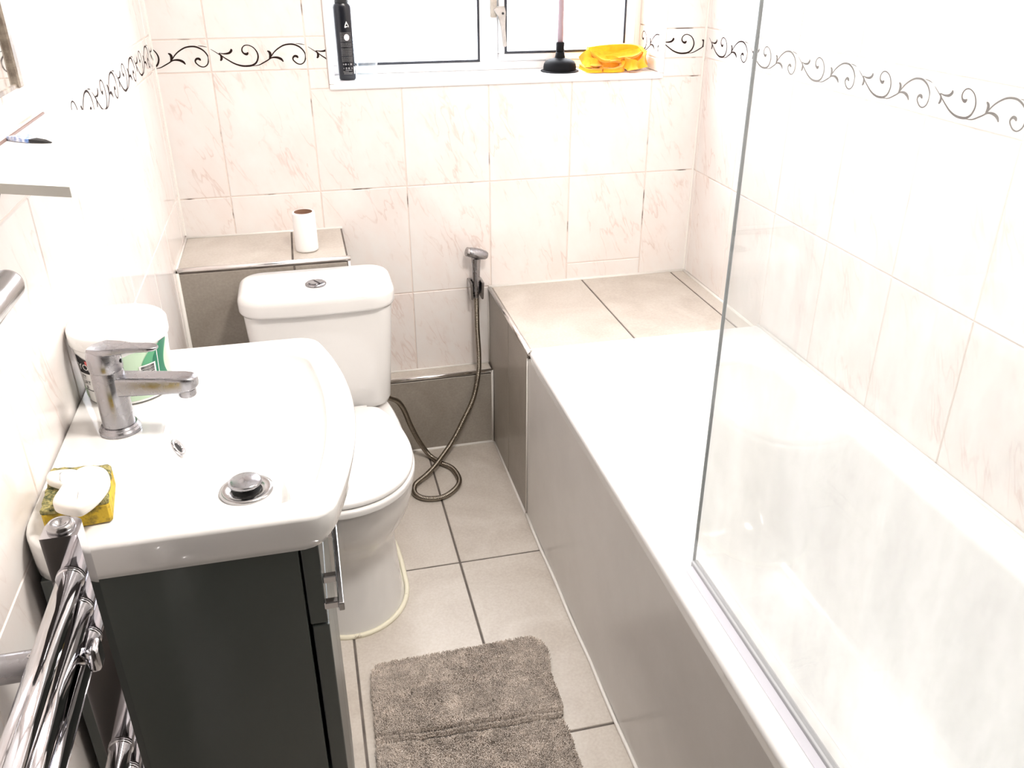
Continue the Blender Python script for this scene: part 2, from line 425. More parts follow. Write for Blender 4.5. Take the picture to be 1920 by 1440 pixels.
W, XB = 1.5501, 0.8819
TW, TH = 0.25, 0.334
HC = 2.35
YF = -3.0
def tiled_wall(parent, fr, s_end, s_joint, z1, hole=None, splits=(), s_start=0.0, zmin=0.0):
    sj = [s_start]; k = math.ceil((s_start+0.004-s_joint)/TW)
    while s_joint+k*TW < s_end-0.004: sj.append(s_joint+k*TW); k += 1
    sj.append(s_end)
    zb = z1+TH; zt = zb+0.082
    zj = sorted([z for z in [z1-3*TH, z1-2*TH, z1-TH, z1, zb, zt, zt+TH, zt+2*TH, zt+3*TH] if zmin+0.01 < z < HC-0.01]+[zmin, HC])
    for a, b in zip(sj, sj[1:]):
        for c, d in zip(zj, zj[1:]):
            cells = [(a, b, c, d)]
            for (q0, q1, zs) in splits:
                if abs(a-q0) < 0.02 and c < zs < d: cells = [(a, b, c, zs), (a, b, zs, d)]
            border = abs(c-zb) < 1e-6
            for cell in cells:
                for r in (subtract(cell, hole) if hole else [cell]):
                    o = put_tile(parent, fr, r, 'marble', 'border_tile' if border else 'wall_tile')
                    if o and border:
                        base = s_joint+math.floor((r[0]-s_joint+1e-5)/TW)*TW
                        u0, u1 = r[0]-base, r[1]-base
                        if u1-u0 > 0.02 and r[3]-r[2] > 0.07:
                            p = bpy.data.objects.new('scroll_print', print_mesh(u0, u1)); COL.objects.link(p)
                            p.parent = o; p.matrix_basis = Matrix.Identity(4)

# ------------------------------------------------------------------ room shell
def structure(name, bm, mat, label): return obj(name, bm, mat, label=label, kind='structure')
GB = 0.0017   # grout set back behind the tile faces
WX0, WX1, WZ0, WZ1 = 0.455, 1.410, 1.156, 2.02
def wall_with_hole():
    bm = bmesh.new()
    for r in subtract((-0.12, W+0.12, -0.1, HC+0.1), (WX0, WX1, WZ0, WZ1)): box(bm, r[0], r[1], GB, 0.21, r[2], r[3])
    return bm
wb = structure('wall_back', wall_with_hole(), 'grout_pale', 'tiled back wall around the window, pale pink marble look')
tiled_wall(wb, Frame((0, 0, 0), (1, 0, 0), (0, 0, 1)), W, 0.1396, 0.872, hole=(WX0-0.012, WX1+0.012, WZ0-0.002, WZ1+0.012), splits=[(1.1396, 1.3896, 0.592)])
wl = structure('wall_left', B(-0.12, -GB, YF, 0.0, -0.1, HC+0.1), 'grout_clean', 'tiled left wall behind the basin, glossy pale pink marble look')
tiled_wall(wl, Frame((0, -2.24, 0), (0, 1, 0), (0, 0, 1)), 2.24, 2.24-1.56, 0.884, s_start=0.24)
box_l = obj('added_dark_strip', B(-GB-0.002, 0.0, YF, -2.0015, 0, HC), 'hall', wl)  # invented strip out of view, added dark to deepen the chrome reflections
wr = structure('wall_right', B(W+GB, W+0.12, YF, 0.0, -0.1, HC+0.1), 'grout_clean', 'tiled right wall beside the bath behind the glass screen')
tiled_wall(wr, Frame((W, 0, 0), (0, -1, 0), (0, 0, 1)), 2.24, 0.019, 0.872)
structure('wall_front', B(-0.12, W+0.12, YF-0.1, YF, -0.1, HC+0.1), 'hall', 'plain wall behind the doorway, darkened for the chrome reflections')
structure('wall_bath_end', B(0.90, W, -2.34, -2.24, 0, HC), 'paint', 'plain wall at the near end of the bath')
structure('ceiling', B(-0.12, W+0.12, YF-0.1, 0.21, HC, HC+0.1), 'paint', 'plain white ceiling')
fl = structure('floor', B(-0.12, W+0.12, YF-0.1, 0.21, -0.1, -0.002), 'grout_dark', 'beige porcelain tiled floor with dark grout')
ff = Frame((0, 0, 0), (1, 0, 0), (0, 1, 0))
fxs = [0, 0.0398, 0.3448, 0.6498, 0.9548, 1.2598, W]; fys = [YF, -2.5143, -1.8992, -1.2842, -0.6693, -0.0543, 0]
for a, b in zip(fxs, fxs[1:]):
    for c, d in zip(fys, fys[1:]): put_tile(fl, ff, (a, b, c, d), 'greige', 'floor_tile', 0.0055)
# corner beads
for nm, x, l in (('trim_1', 0.0, 'pale vertical grout bead in the left back corner'), ('trim_2', W, 'pale vertical grout bead in the right back corner')):
    s = 1 if x == 0 else -1
    bm = bmesh.new()
    tube(bm, [(x, 0, 0.77 if x == 0 else 0.54), (x, 0, HC)], 0.0045, 8)
    structure(nm, bm, 'sealant', l)

# ------------------------------------------------------------------ window
win = thing('window_1', 'white plastic window with a fixed pane and an opening casement', None, (0.93, 0.17, 1.168), kind='structure')
YW = 0.17
def wbar(name, x0, x1, z0, z1, y0=YW, y1=YW+0.05, mat='pvc', bev=0.003, par=None):
    return obj(name, B(x0, x1, y0, y1, z0, z1, bev=bev, seg=2), mat, par or win)
wbar('frame_rail', WX0, WX1, 1.168, 1.1925); wbar('frame_rail', WX0, WX1, WZ1-0.045, WZ1)
wbar('frame_stile', WX0, WX0+0.05, 1.1925, WZ1-0.045); wbar('frame_stile', 1.389, WX1, 1.1925, WZ1-0.045)
wbar('mullion', 0.9005, 0.956, 1.1925, WZ1-0.045)
def pane(x0, x1, z0, z1, y, par):
    g = 0.0065
    ga = bmesh.new()
    for r in ((x0-g, x1+g, z0-g, z0), (x0-g, x1+g, z1, z1+g), (x0-g, x0, z0, z1), (x1, x1+g, z0, z1)):
        box(ga, r[0], r[1], y-0.004, y+0.012, r[2], r[3])
    obj('gasket', ga, 'gasket', par)
    obj('pane', B(x0, x1, y+0.003, y+0.007, z0, z1), 'window_glass', par)
pane(WX0+0.0565, 0.894, 1.199, WZ1-0.0495, YW+0.002, win)
ca = bmesh.new()
for r in ((0.958, 1.387, 1.1945, 1.2145), (0.958, 1.387, 1.945, 1.972), (0.958, 0.9755, 1.2145, 1.945), (1.3555, 1.387, 1.2145, 1.945)):
    box(ca, r[0], r[1], YW-0.012, YW+0.045, r[2], r[3], bev=0.003, seg=2)
cas = obj('casement', ca, 'pvc', win)
pane(0.982, 1.349, 1.221, 1.9405, YW-0.010, cas)
hb = bmesh.new()
box(hb, 0.934, 0.952, YW-0.012, YW, 1.315, 1.43, bev=0.003, seg=2)
obj('handle_plate', hb, noisy('cream_handle_plastic', (0.36, 0.32, 0.27), (0.46, 0.42, 0.37), 40, 0.4), win)
hl = bmesh.new()
lo = [Vector((p[0], 0, p[1])) for p in ((0.941, 1.338), (0.955, 1.346), (0.972, 1.346), (0.976, 1.330), (0.974, 1.29), (0.978, 1.236), (0.970, 1.234), (0.963, 1.29), (0.956, 1.318), (0.946, 1.328))]
loft(hl, [[p+Vector((0, y, 0)) for p in lo] for y in (YW-0.026, YW-0.013)])
bmesh.ops.bevel(hl, geom=hl.edges[:], offset=0.0015, segments=2, affect='EDGES')
lev = obj('handle_lever', hl, noisy('grey_handle_plastic', (0.36, 0.33, 0.30), (0.46, 0.43, 0.40), 40, 0.35), win)
bm = bmesh.new(); lathe(bm, [(0.0035, 0), (0.0035, 0.0015)], (0.9665, YW-0.026, 1.327), 16, axis=Matrix.Rotation(math.pi/2, 3, 'X'))
obj('pivot_screw', bm, 'black', lev)
# sill, reveals and white edge trims
sill = thing('trim_3', 'white plastic window sill board and edge trim round the window opening', None, (0.93, 0.08, 1.168), kind='structure')
obj('sill_board', B(WX0, WX1, -0.006, YW+0.04, 1.157, 1.168, bev=0.002, seg=2), 'pvc', sill)
obj('edge_trim', B(WX0-0.012, WX1+0.012, -0.007, 0.004, 1.1505, 1.1655, bev=0.003, seg=2), 'pvc', sill)
obj('edge_trim', B(WX0-0.012, WX0+0.004, -0.007, 0.004, 1.1655, WZ1+0.01, bev=0.003, seg=2), 'pvc', sill)
obj('edge_trim', B(WX1-0.004, WX1+0.012, -0.007, 0.004, 1.1655, WZ1+0.01, bev=0.003, seg=2), 'pvc', sill)
obj('reveal_lining', B(WX0-0.001, WX0+0.002, 0.004, YW+0.04, 1.168, WZ1), 'pvc', sill)
obj('reveal_lining', B(WX0, WX1, 0.004, YW+0.04, WZ1-0.002, WZ1+0.001), 'pvc', sill)
frv = Frame((WX1-0.003, YW, 0), (0, -1, 0), (0, 0, 1))
for c, d, bd in ((1.1685, 1.206, 0), (1.206, 1.288, 1), (1.288, 1.622, 0), (1.622, 1.956, 0)):
    o = put_tile(sill, frv, (0.0, 0.163, c, d), 'marble', 'border_tile' if bd else 'reveal_tile', 0.002)
    if bd:
        p = bpy.data.objects.new('scroll_print', print_mesh(0.06, 0.223)); COL.objects.link(p); p.parent = o

# ------------------------------------------------------------------ boxed-in ledges
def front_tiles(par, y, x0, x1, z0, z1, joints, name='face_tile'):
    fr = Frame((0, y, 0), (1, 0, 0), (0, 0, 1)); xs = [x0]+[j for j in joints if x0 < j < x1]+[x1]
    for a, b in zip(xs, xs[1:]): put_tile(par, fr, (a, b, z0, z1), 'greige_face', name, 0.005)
def top_tiles(par, z, x0, x1, y0, y1, joints, name='top_tile'):
    fr = Frame((0, 0, z), (1, 0, 0), (0, 1, 0)); xs = [x0]+[j for j in joints if x0 < j < x1]+[x1]
    for a, b in zip(xs, xs[1:]): put_tile(par, fr, (a, b, y0, y1), 'greige', name, 0.005)
def bead(par, pts, r=0.004, mat='sealant', name='sealant_bead'):
    bm = bmesh.new(); tube(bm, pts, r, 8); return obj(name, bm, mat, par, smooth=True)
G2 = 0.002
XT, YT, ZT = 0.442, -0.277, 0.762
tl = thing('pipe_boxing', 'tall greige tiled ledge behind the toilet carrying the toilet roll', 'tiled ledge', (XT/2, YT/2, 0))
obj('core', B(0.0015, XT-G2, YT+G2, -0.0015, 0, ZT-G2), 'grout_dark', tl)
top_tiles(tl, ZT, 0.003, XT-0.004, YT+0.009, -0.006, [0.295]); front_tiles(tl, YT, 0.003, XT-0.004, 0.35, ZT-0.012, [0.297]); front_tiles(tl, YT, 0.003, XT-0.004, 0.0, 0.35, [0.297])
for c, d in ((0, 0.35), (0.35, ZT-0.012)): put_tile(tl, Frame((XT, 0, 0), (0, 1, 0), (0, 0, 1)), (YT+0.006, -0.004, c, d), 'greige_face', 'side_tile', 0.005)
def quad_trim(par, p0, p1, r, name='edge_trim'):
    bm = bmesh.new(); tube(bm, [p0, p1], r, 14); return obj(name, bm, 'trim', par, smooth=True)
quad_trim(tl, (0.004, YT+0.003, ZT-0.004), (XT+0.004, YT+0.003, ZT-0.004), 0.0065)
quad_trim(tl, (XT-0.001, YT+0.003, ZT-0.012), (XT-0.001, YT+0.003, 0.0), 0.004)
bead(tl, [(0.0, -0.003, ZT), (XT, -0.003, ZT)]); bead(tl, [(0.002, -0.003, ZT), (0.002, YT, ZT)]); bead(tl, [(0.002, YT-0.002, ZT-0.01), (0.002, YT-0.002, 0.0)], 0.0055)

YL, ZL = -0.0624, 0.2714
ll = thing('pipe_boxing', 'low greige tiled ledge with chrome edge between toilet and bath end', 'tiled ledge', ((XT+XB)/2, YL/2, 0))
obj('core', B(XT+0.003, XB-0.003, YL+G2, -0.0015, 0, ZL-G2), 'grout_dark', ll)
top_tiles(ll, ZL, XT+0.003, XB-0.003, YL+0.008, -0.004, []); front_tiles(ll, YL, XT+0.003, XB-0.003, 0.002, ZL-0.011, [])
quad_trim(ll, (XT+0.004, YL+0.002, ZL-0.0035), (XB-0.004, YL+0.002, ZL-0.0035), 0.0065)
bead(ll, [(XT+0.004, -0.003, ZL), (XB-0.004, -0.003, ZL)], 0.0035); bead(ll, [(XT+0.004, YL-0.001, 0.001), (XB-0.004, YL-0.001, 0.001)], 0.005)
bead(ll, [(XB-0.005, YL-0.001, 0.001), (XB-0.005, YL-0.001, ZL)], 0.004)

YS, ZS = -0.5177, 0.5365
bs = thing('pipe_boxing', 'wide greige tiled shelf at the far end of the bath', 'tiled shelf', ((XB+W)/2, YS/2, 0))
obj('core', B(XB+0.011, W-0.0015, YS+G2, -0.0015, 0, ZS-G2), 'grout_dark', bs)
top_tiles(bs, ZS, XB+0.008, W-0.004, YS, -0.005, [1.19, 1.4996])
frs = Frame((XB, 0, 0), (0, -1, 0), (0, 0, 1))
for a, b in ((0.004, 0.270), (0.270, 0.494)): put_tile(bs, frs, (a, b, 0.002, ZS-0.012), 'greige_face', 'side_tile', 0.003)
quad_trim(bs, (XB+0.003, -0.004, ZS-0.004), (XB+0.003, YS+0.006, ZS-0.004), 0.007)
bead(bs, [(XB, -0.003, ZS), (W, -0.003, ZS)], 0.0055); bead(bs, [(W-0.003, 0, ZS), (W-0.003, YS, ZS)], 0.005)
bead(bs, [(XB-0.001, -0.003, ZS-0.01), (XB-0.001, -0.003, ZL)], 0.0035); bead(bs, [(XB-0.001, YL-0.006, 0.0), (XB-0.001, -0.495, 0.0)], 0.0045)

# ------------------------------------------------------------------ bath
BX0, BX1, BY0, BY1, ZR = 0.8785, 1.547, -2.236, -0.5215, 0.553
bath = thing('bathtub', 'white acrylic bath with a broad rim against the right wall', 'bath', (1.21, -1.38, 0))
bm = bmesh.new(); rings = []
def rr(x0, x1, y0, y1, r, z): rings.append([Vector((p.x, p.y, z)) for p in rrect(x0, x1, y0, y1, r, 10)])
rr(BX0+0.012, BX1-0.010, BY0+0.010, BY1-0.010, 0.010, 0.511)
rr(BX0+0.0050, BX1, BY0, BY1, 0.012, 0.5115)
rr(BX0+0.0030, BX1, BY0, BY1, 0.012, 0.520)
rr(BX0+0.0005, BX1, BY0, BY1, 0.014, 0.535)
rr(BX0, BX1, BY0, BY1, 0.014, 0.537)
for k in range(6):
    a = math.pi/2*k/5; d = 0.014*(1-math.cos(a)); rr(BX0+d, BX1-d*0.2, BY0+d*0.2, BY1-d*0.2, 0.016, ZR-0.014+0.014*math.sin(a))
rr(0.950, 1.478, -2.13, -0.672, 0.10, ZR+0.001)
for k in range(1, 6):
    a = math.pi/2*k/5; d = 0.018*math.sin(a); rr(0.950+d, 1.478-d, -2.13+d, -0.672-d*1.6, 0.10, ZR-0.018*(1-math.cos(a)))
for f, z in ((0.15, 0.47), (0.35, 0.37), (0.6, 0.27), (0.85, 0.19), (1.1, 0.155), (1.6, 0.145), (2.4, 0.142)):
    rr(0.968+0.05*f, 1.460-0.05*f, -2.11+0.06*f, -0.70-0.22*min(f, 1.2), 0.10+0.02*min(f, 1), z)
loft(bm, rings, cap0=False); auto_smooth(obj('tub_shell', bm, 'acrylic', bath), 50)
bm = bmesh.new(); lathe(bm, [(0.034, 0), (0.034, 0.002), (0.030, 0.004), (0.0, 0.004)], (1.21, -1.98, 0.143), 24); obj('waste', bm, 'chrome', bath, smooth=True)
bm = bmesh.new(); lathe(bm, [(0.024, 0), (0.024, 0.006), (0.020, 0.009), (0.0, 0.009)], (1.05, -2.05, ZR), 24); obj('overflow_knob', bm, 'chrome', bath, smooth=True)
bead(bath, [(W-0.0055, BY1, ZR), (W-0.0055, BY0, ZR)], 0.005); bead(bath, [(BX0+0.004, BY1+0.001, ZR-0.006), (BX1, BY1+0.001, ZR-0.006)], 0.004)
pan = obj('side_panel', B(0.8835, 0.8915, -2.236, -0.4965, 0.002, 0.511, bev=0.0015, seg=2), 'panel', bath)
pan['label'] = 'plain light grey side panel'
wob = [(0.8815-0.0025*abs(math.sin(i*0.9)), -0.497-i*0.087, 0.002) for i in range(21)]
bead(pan, wob, 0.0045)
bead(pan, [(0.8815, -0.4965, 0.003), (0.8815, -0.4965, 0.512)], 0.0022)
# glass shower screen on the rim
scr = thing('shower_screen', 'clear limescale-dulled glass shower screen standing on the bath rim', 'shower screen', (0.928, -1.84, ZR))
obj('glass_pane', B(0.9255, 0.9305, -2.225, -1.455, ZR+0.012, 1.97, bev=0.0008), 'screen_glass', scr)
obj('glass_edge', B(0.9253, 0.9307, -1.4550, -1.4535, ZR+0.012, 1.97), plain('grey_green_glass_edge', (0.30, 0.34, 0.36), 0.2), scr)
sb = bmesh.new(); box(sb, 0.9215, 0.9345, -2.225, -1.4555, ZR+0.0025, ZR+0.016, bev=0.002, seg=2)
obj('bottom_rail', sb, 'seal_strip', scr)
sb = bmesh.new()
loft(sb, [[Vector((x, y, z)) for x, z in ((0.9105, ZR+0.0015), (0.9215, ZR+0.009), (0.9215, ZR+0.0025), (0.914, ZR+0.0005))] for y in (-2.225, -1.462)])
obj('drip_seal', sb, plain('pale_lilac_seal', (0.60, 0.60, 0.66), 0.2), scr)
obj('wall_channel', B(0.918, 0.938, -2.2395, -2.2205, ZR+0.003, 1.97, bev=0.001), 'chrome', scr)

# ------------------------------------------------------------------ toilet
CX = 0.348
to = thing('toilet', 'white close-coupled toilet with closed lid and dual flush button', 'toilet', (CX, -0.62, 0))
def pan_ring(hw, yf, yb, z, hwb, n=48):
    pts = []
    yc = yf+hw*1.15
    for i in range(n):
        a = 2*math.pi*i/n
        c, s = math.cos(a), math.sin(a)
        if s < 0: x, y = hw*c, yc+(yc-yf)*s
        else:
            t = s
            x = (hw+(hwb-hw)*t**1.2)*math.copysign(abs(c)**0.45, c); y = yc+(yb-yc)*(abs(s)**0.6)
        pts.append(Vector((CX+x, y, z)))
    return pts
prof = [(0.142, -0.888, -0.40, 0.000, 0.125), (0.141, -0.887, -0.40, 0.010, 0.125), (0.134, -0.880, -0.40, 0.05, 0.118), (0.128, -0.872, -0.39, 0.14, 0.112), (0.126, -0.870, -0.38, 0.20, 0.108),
        (0.134, -0.884, -0.36, 0.232, 0.108), (0.152, -0.908, -0.34, 0.265, 0.112), (0.168, -0.930, -0.32, 0.302, 0.125), (0.178, -0.946, -0.31, 0.345, 0.140), (0.182, -0.953, -0.305, 0.385, 0.150), (0.180, -0.951, -0.30, 0.398, 0.155), (0.174, -0.945, -0.302, 0.403, 0.15)]
bm = bmesh.new(); loft(bm, [pan_ring(*p) for p in prof]); auto_smooth(obj('pan', bm, 'ceramic', to), 60)
half_seat = [(0, -0.970), (0.05, -0.964), (0.10, -0.942), (0.145, -0.898), (0.174, -0.835), (0.184, -0.765), (0.178, -0.69), (0.160, -0.61), (0.130, -0.545), (0.10, -0.528), (0.05, -0.524), (0, -0.523)]
so = catmull(mirror_x(half_seat, CX), 4, True)
bm = bmesh.new(); slab(bm, so, 0.405, 0.424, 0.007, 0.004); obj('seat', bm, 'seat', to, smooth=True)
lo2 = [Vector((CX+(p.x-CX)*0.985, -0.535+(p.y+0.535)*0.985, 0)) for p in so]
bm = bmesh.new(); slab(bm, lo2, 0.4265, 0.441, 0.009, 0.003, dome=0.005); obj('seat_lid', bm, 'seat', to, smooth=True)
for s in (-1, 1):
    bm = bmesh.new(); tube(bm, [(CX+s*0.055, -0.515, 0.423), (CX+s*0.095, -0.515, 0.423)], 0.011, 14); obj('hinge', bm, 'seat', to, smooth=True)
cis = bmesh.new(); rings = []
def cring(hw, y0, y1, r, z, bulge=0.008):
    pts = subdiv_ring(rrect(CX-hw, CX+hw, y0, y1, r, 7))
    rings.append([Vector((p.x, p.y-(bulge*(1-((p.x-CX)/hw)**2) if p.y < (y0+y1)/2 else 0), z)) for p in pts])
def same(rs, n=140):
    out = []
    for r in rs:
        L = [0]
        for a, b in zip(r, r[1:]+r[:1]): L.append(L[-1]+(b-a).length)
        q = []; j = 0; rc = r+r[:1]
        for i in range(n):
            d = L[-1]*i/n
            while L[j+1] < d: j += 1
            q.append(rc[j].lerp(rc[j+1], (d-L[j])/max(1e-9, L[j+1]-L[j])))
        out.append(q)
    return out
for hw, y0, z in ((0.128, -0.455, 0.404), (0.150, -0.472, 0.406), (0.160, -0.480, 0.414), (0.165, -0.485, 0.43), (0.172, -0.488, 0.53), (0.180, -0.490, 0.64), (0.183, -0.490, 0.692)):
    cring(hw, y0, -0.284, 0.038, z)
loft(cis, same(rings)); auto_smooth(obj('cistern', cis, 'ceramic', to), 60)
lidp = subdiv_ring(rrect(CX-0.193, CX+0.193, -0.502, -0.281, 0.062, 10))
lidp = [Vector((p.x, p.y-(0.012*(1-((p.x-CX)/0.193)**2) if p.y < -0.39 else 0)+(0.004*((p.x-CX)/0.193)**2*0 if p.y > -0.39 else 0), 0)) for p in lidp]
bm = bmesh.new(); slab(bm, lidp, 0.693, 0.744, 0.020, 0.010, 6, dome=0.004); obj('cistern_lid', bm, 'ceramic', to, smooth=True)
BT = px(592, 531, 'z', 0.750)
bm = bmesh.new(); lathe(bm, [(0.026, 0), (0.026, 0.003), (0.022, 0.0055), (0.019, 0.004), (0.0, 0.004)], (BT.x, BT.y, 0.7475), 32)
fb = obj('flush_button', bm, 'chrome_worn', to, smooth=True)
def half_disc(a0, a1, r, z0, z1, c):
    bm = bmesh.new(); n = 16
    P = [Vector((c[0]+r*math.cos(a0+(a1-a0)*i/n), c[1]+r*math.sin(a0+(a1-a0)*i/n), 0)) for i in range(n+1)]
    loft(bm, [[Vector((p.x, p.y, z)) for p in P] for z in (z0, z1)]); return bm
obj('small_flush', half_disc(-0.9, 1.9, 0.0165, 0.7515, 0.7545, (BT.x+0.001, BT.y)), 'chrome_worn', fb)
obj('large_flush', half_disc(2.1, 5.2, 0.0165, 0.7515, 0.7540, (BT.x-0.001, BT.y)), 'chrome_worn', fb)
fo = [p+Vector(((p.x-CX)*0.02, 0, 0.003)) for p in pan_ring(0.145, -0.892, -0.40, 0.0, 0.128)]
bm = bmesh.new(); tube(bm, fo+[fo[0]], 0.0065, 8, False); obj('floor_sealant', bm, 'sealant_old', to, smooth=True)

# ------------------------------------------------------------------ toilet roll
RC = ((px(555, 470, 'z', ZT)+px(598, 470, 'z', ZT))/2)
ro = thing('toilet_roll', 'nearly used up white toilet roll standing on the tall ledge', 'toilet roll', (RC.x, -0.19, ZT))
bm = bmesh.new(); lathe(bm, [(0.0242, 0.001), (0.0300, 0.0015), (0.0308, 0.006), (0.0304, 0.103), (0.0296, 0.1065), (0.0242, 0.1065)], (RC.x, -0.19, ZT), 40, False, False); obj('paper', bm, 'paper', ro, smooth=True)
bm = bmesh.new(); lathe(bm, [(0.0241, 0.001), (0.0241, 0.1072), (0.0228, 0.1072), (0.0228, 0.001)], (RC.x, -0.19, ZT), 40, False, False); obj('cardboard_core', bm, 'card', ro, smooth=True)

# ------------------------------------------------------------------ vanity unit and basin
VY0, VY1, VZ = -1.660, -1.188, 0.872
va = thing('vanity_unit', 'dark grey gloss vanity cabinet under the white basin', 'vanity unit', (0.16, -1.424, 0))
for a, b in ((VY0, VY0+0.016), (VY1-0.016, VY1)): obj('side_board', B(0.012, 0.2935, a, b, 0.004, VZ-0.002, bev=0.001), 'cabinet', va)
obj('back_board', B(0.012, 0.020, VY0+0.016, VY1-0.016, 0.06, VZ-0.002), 'cabinet', va)
obj('bottom_board', B(0.020, 0.2935, VY0+0.016, VY1-0.016, 0.06, 0.076), 'cabinet', va)
obj('plinth', B(0.270, 0.2935, VY0+0.016, VY1-0.016, 0.004, 0.06), 'cabinet', va)
obj('front_rail', B(0.276, 0.2935, VY0+0.016, VY1-0.016, 0.733, 0.755), 'cabinet', va)
dr = obj('drawer_front', B(0.2965, 0.318, VY0, VY1, 0.745, VZ-0.004, bev=0.0015, seg=2), 'cabinet', va)
for a, b in ((VY0, -1.4255), (-1.4225, VY1)):
    obj('door', B(0.2985, 0.3195, a, b, 0.012, 0.7415, bev=0.0015, seg=2), 'cabinet', va)
hd = bmesh.new()
H0, H1, HZ = px(640, 1138, 'z', 0.808).y, px(624, 990, 'z', 0.808).y, 0.808
box(hd, 0.334, 0.341, H0, H1, HZ-0.006, HZ+0.006, bev=0.0012, seg=2)
hnd = obj('handle', hd, 'chrome_dark', dr)
for t in (0.06, 0.36, 0.94):
    y = H0+(H1-H0)*t; obj('handle_post', B(0.318, 0.3345, y-0.005, y+0.005, HZ-0.005, HZ+0.005, bev=0.001), 'chrome', dr)

ZB = 0.925; YC = -1.423
ba = thing('basin', 'white ceramic bow-fronted basin on the dark vanity unit', 'basin', (0.18, YC, VZ))
rings = []
def bow(x, y, s=1.0): return Vector((x+max(0, x)/0.335*s*0.047*(1-((y-YC)/0.26)**2), y, 0))
def bring(x0, x1, y0, y1, r, z, s=1.0, rl=None):
    rings.append([Vector((q.x, q.y, z)) for q in (bow(p.x, p.y, s) for p in same([subdiv_ring(rrect(x0, x1, y0, y1, r, 8, rl))], 160)[0])])
bring(0.004, 0.312, -1.670, -1.176, 0.02, VZ, rl=0.05)
bring(0.002, 0.322, -1.676, -1.169, 0.022, VZ+0.002, rl=0.055)
bring(0.002, 0.332, -1.680, -1.165, 0.024, VZ+0.016, rl=0.058)
for k in range(6):
    a = math.pi/2*k/5; d = 0.007*(1-math.cos(a)); bring(0.002+d*0.2, 0.336-d, -1.683+d, -1.163-d, 0.024, ZB-0.007+0.007*math.sin(a), rl=0.06)
bring(0.005, 0.322, -1.669, -1.177, 0.028, ZB+0.0005, rl=0.05)
bring(0.104, 0.308, -1.652, -1.204, 0.040, ZB-0.0003)
for k in range(1, 5):
    a = math.pi/2*k/4; d = 0.008*math.sin(a); bring(0.104+d*2, 0.308-d, -1.652+d, -1.204-d*1.5, 0.042, ZB-0.0003-0.010*(1-math.cos(a)))
for x0, x1, y0, y1, z, sc in ((0.128, 0.296, -1.636, -1.228, 0.904, 0.85), (0.146, 0.281, -1.615, -1.252, 0.880, 0.34), (0.162, 0.270, -1.585, -1.285, 0.856, 0.25), (0.174, 0.262, -1.555, -1.310, 0.845, 0.2)):
    bring(x0, x1, y0, y1, 0.042, z, sc)
bring(0.180, 0.256, -1.52, -1.355, 0.035, 0.8405, 0.1); bring(0.188, 0.250, -1.50, -1.415, 0.026, 0.8385, 0.0)
bm = bmesh.new(); loft(bm, rings, cap0=False); auto_smooth(obj('bowl', bm, 'ceramic', ba), 60)
DC = px(462, 917, 'z', 0.8425)
bm = bmesh.new(); lathe(bm, [(0.036, -0.003), (0.036, 0.0015), (0.032, 0.003), (0.020, 0.0005), (0.019, -0.004), (0.0, -0.004)], (DC.x, DC.y, 0.8415), 36)
dw = obj('waste_ring', bm, 'chrome_dark', ba, smooth=True)
bm = bmesh.new(); lathe(bm, [(0.0195, 0.0008), (0.0195, 0.0012), (0.0, 0.0012)], (DC.x, DC.y, 0.8415), 28); obj('drain_hole', bm, 'hole', dw)
bm = bmesh.new(); lathe(bm, [(0.008, 0.0), (0.008, 0.010), (0.0215, 0.010), (0.0225, 0.012), (0.0222, 0.0145), (0.019, 0.0165), (0.0, 0.0178)], (DC.x, DC.y, 0.8415), 32)
obj('click_plug', bm, 'chrome_worn', dw, smooth=True)
OV = px(333, 840, 'z', 0.9035)
rot = Matrix.Rotation(math.radians(58), 3, 'Y')
bm = bmesh.new(); lathe(bm, [(0.0115, -0.004), (0.0135, 0.001), (0.0115, 0.0035), (0.0078, 0.002), (0.0078, -0.004)], OV, 28, axis=rot); ovr = obj('overflow_ring', bm, 'chrome', ba, smooth=True)
bm = bmesh.new(); lathe(bm, [(0.0078, -0.002), (0.0078, 0.0005), (0, 0.0005)], OV, 20, axis=rot); obj('overflow_hole', bm, 'hole', ovr)

# ------------------------------------------------------------------ tap
TP = px(226, 802, 'z', ZB+0.003); TX, TY = TP.x, TP.y
ta = thing('basin_tap', 'dull chrome single-lever mixer tap on the basin', 'tap', (TX, TY, ZB))
bm = bmesh.new(); lathe(bm, [(0.0265, 0.0), (0.0265, 0.004), (0.0245, 0.0065), (0.0245, 0.008), (0.0225, 0.0105), (0.018, 0.011)], (TX, TY, ZB+0.0005), 36, cap1=True); auto_smooth(obj('base_ring', bm, 'chrome_worn', ta))
bm = bmesh.new(); lathe(bm, [(0.0205, 0.010), (0.0205, 0.088), (0.0200, 0.0895), (0.0200, 0.091)], (TX, TY, ZB), 36); auto_smooth(obj('body', bm, 'chrome_worn', ta))
bm = bmesh.new(); lathe(bm, [(0.0205, 0.0915), (0.0212, 0.094), (0.0212, 0.112), (0.0195, 0.118), (0.012, 0.1215), (0.0, 0.122)], (TX, TY, ZB), 36); hdv = auto_smooth(obj('valve_head', bm, 'chrome_worn', ta), 50)
ang = math.radians(-13)
D = Vector((math.cos(ang), math.sin(ang), 0)); Sd = Vector((-D.y, D.x, 0))
def bar_along(secs, n=6, rnd=0.004):
    """rounded rectangular sections: (distance, half width, z low, z high)"""
    bm = bmesh.new(); rings = []
    for d, hw, z0, z1 in secs:
        c = Vector((TX, TY, 0))+D*d; r = min(rnd, hw*0.8, (z1-z0)*0.45)
        rings.append([c+Sd*p.x+Vector((0, 0, p.y)) for p in rrect(-hw, hw, z0, z1, r, n)])
    loft(bm, rings); return bm
z0 = ZB
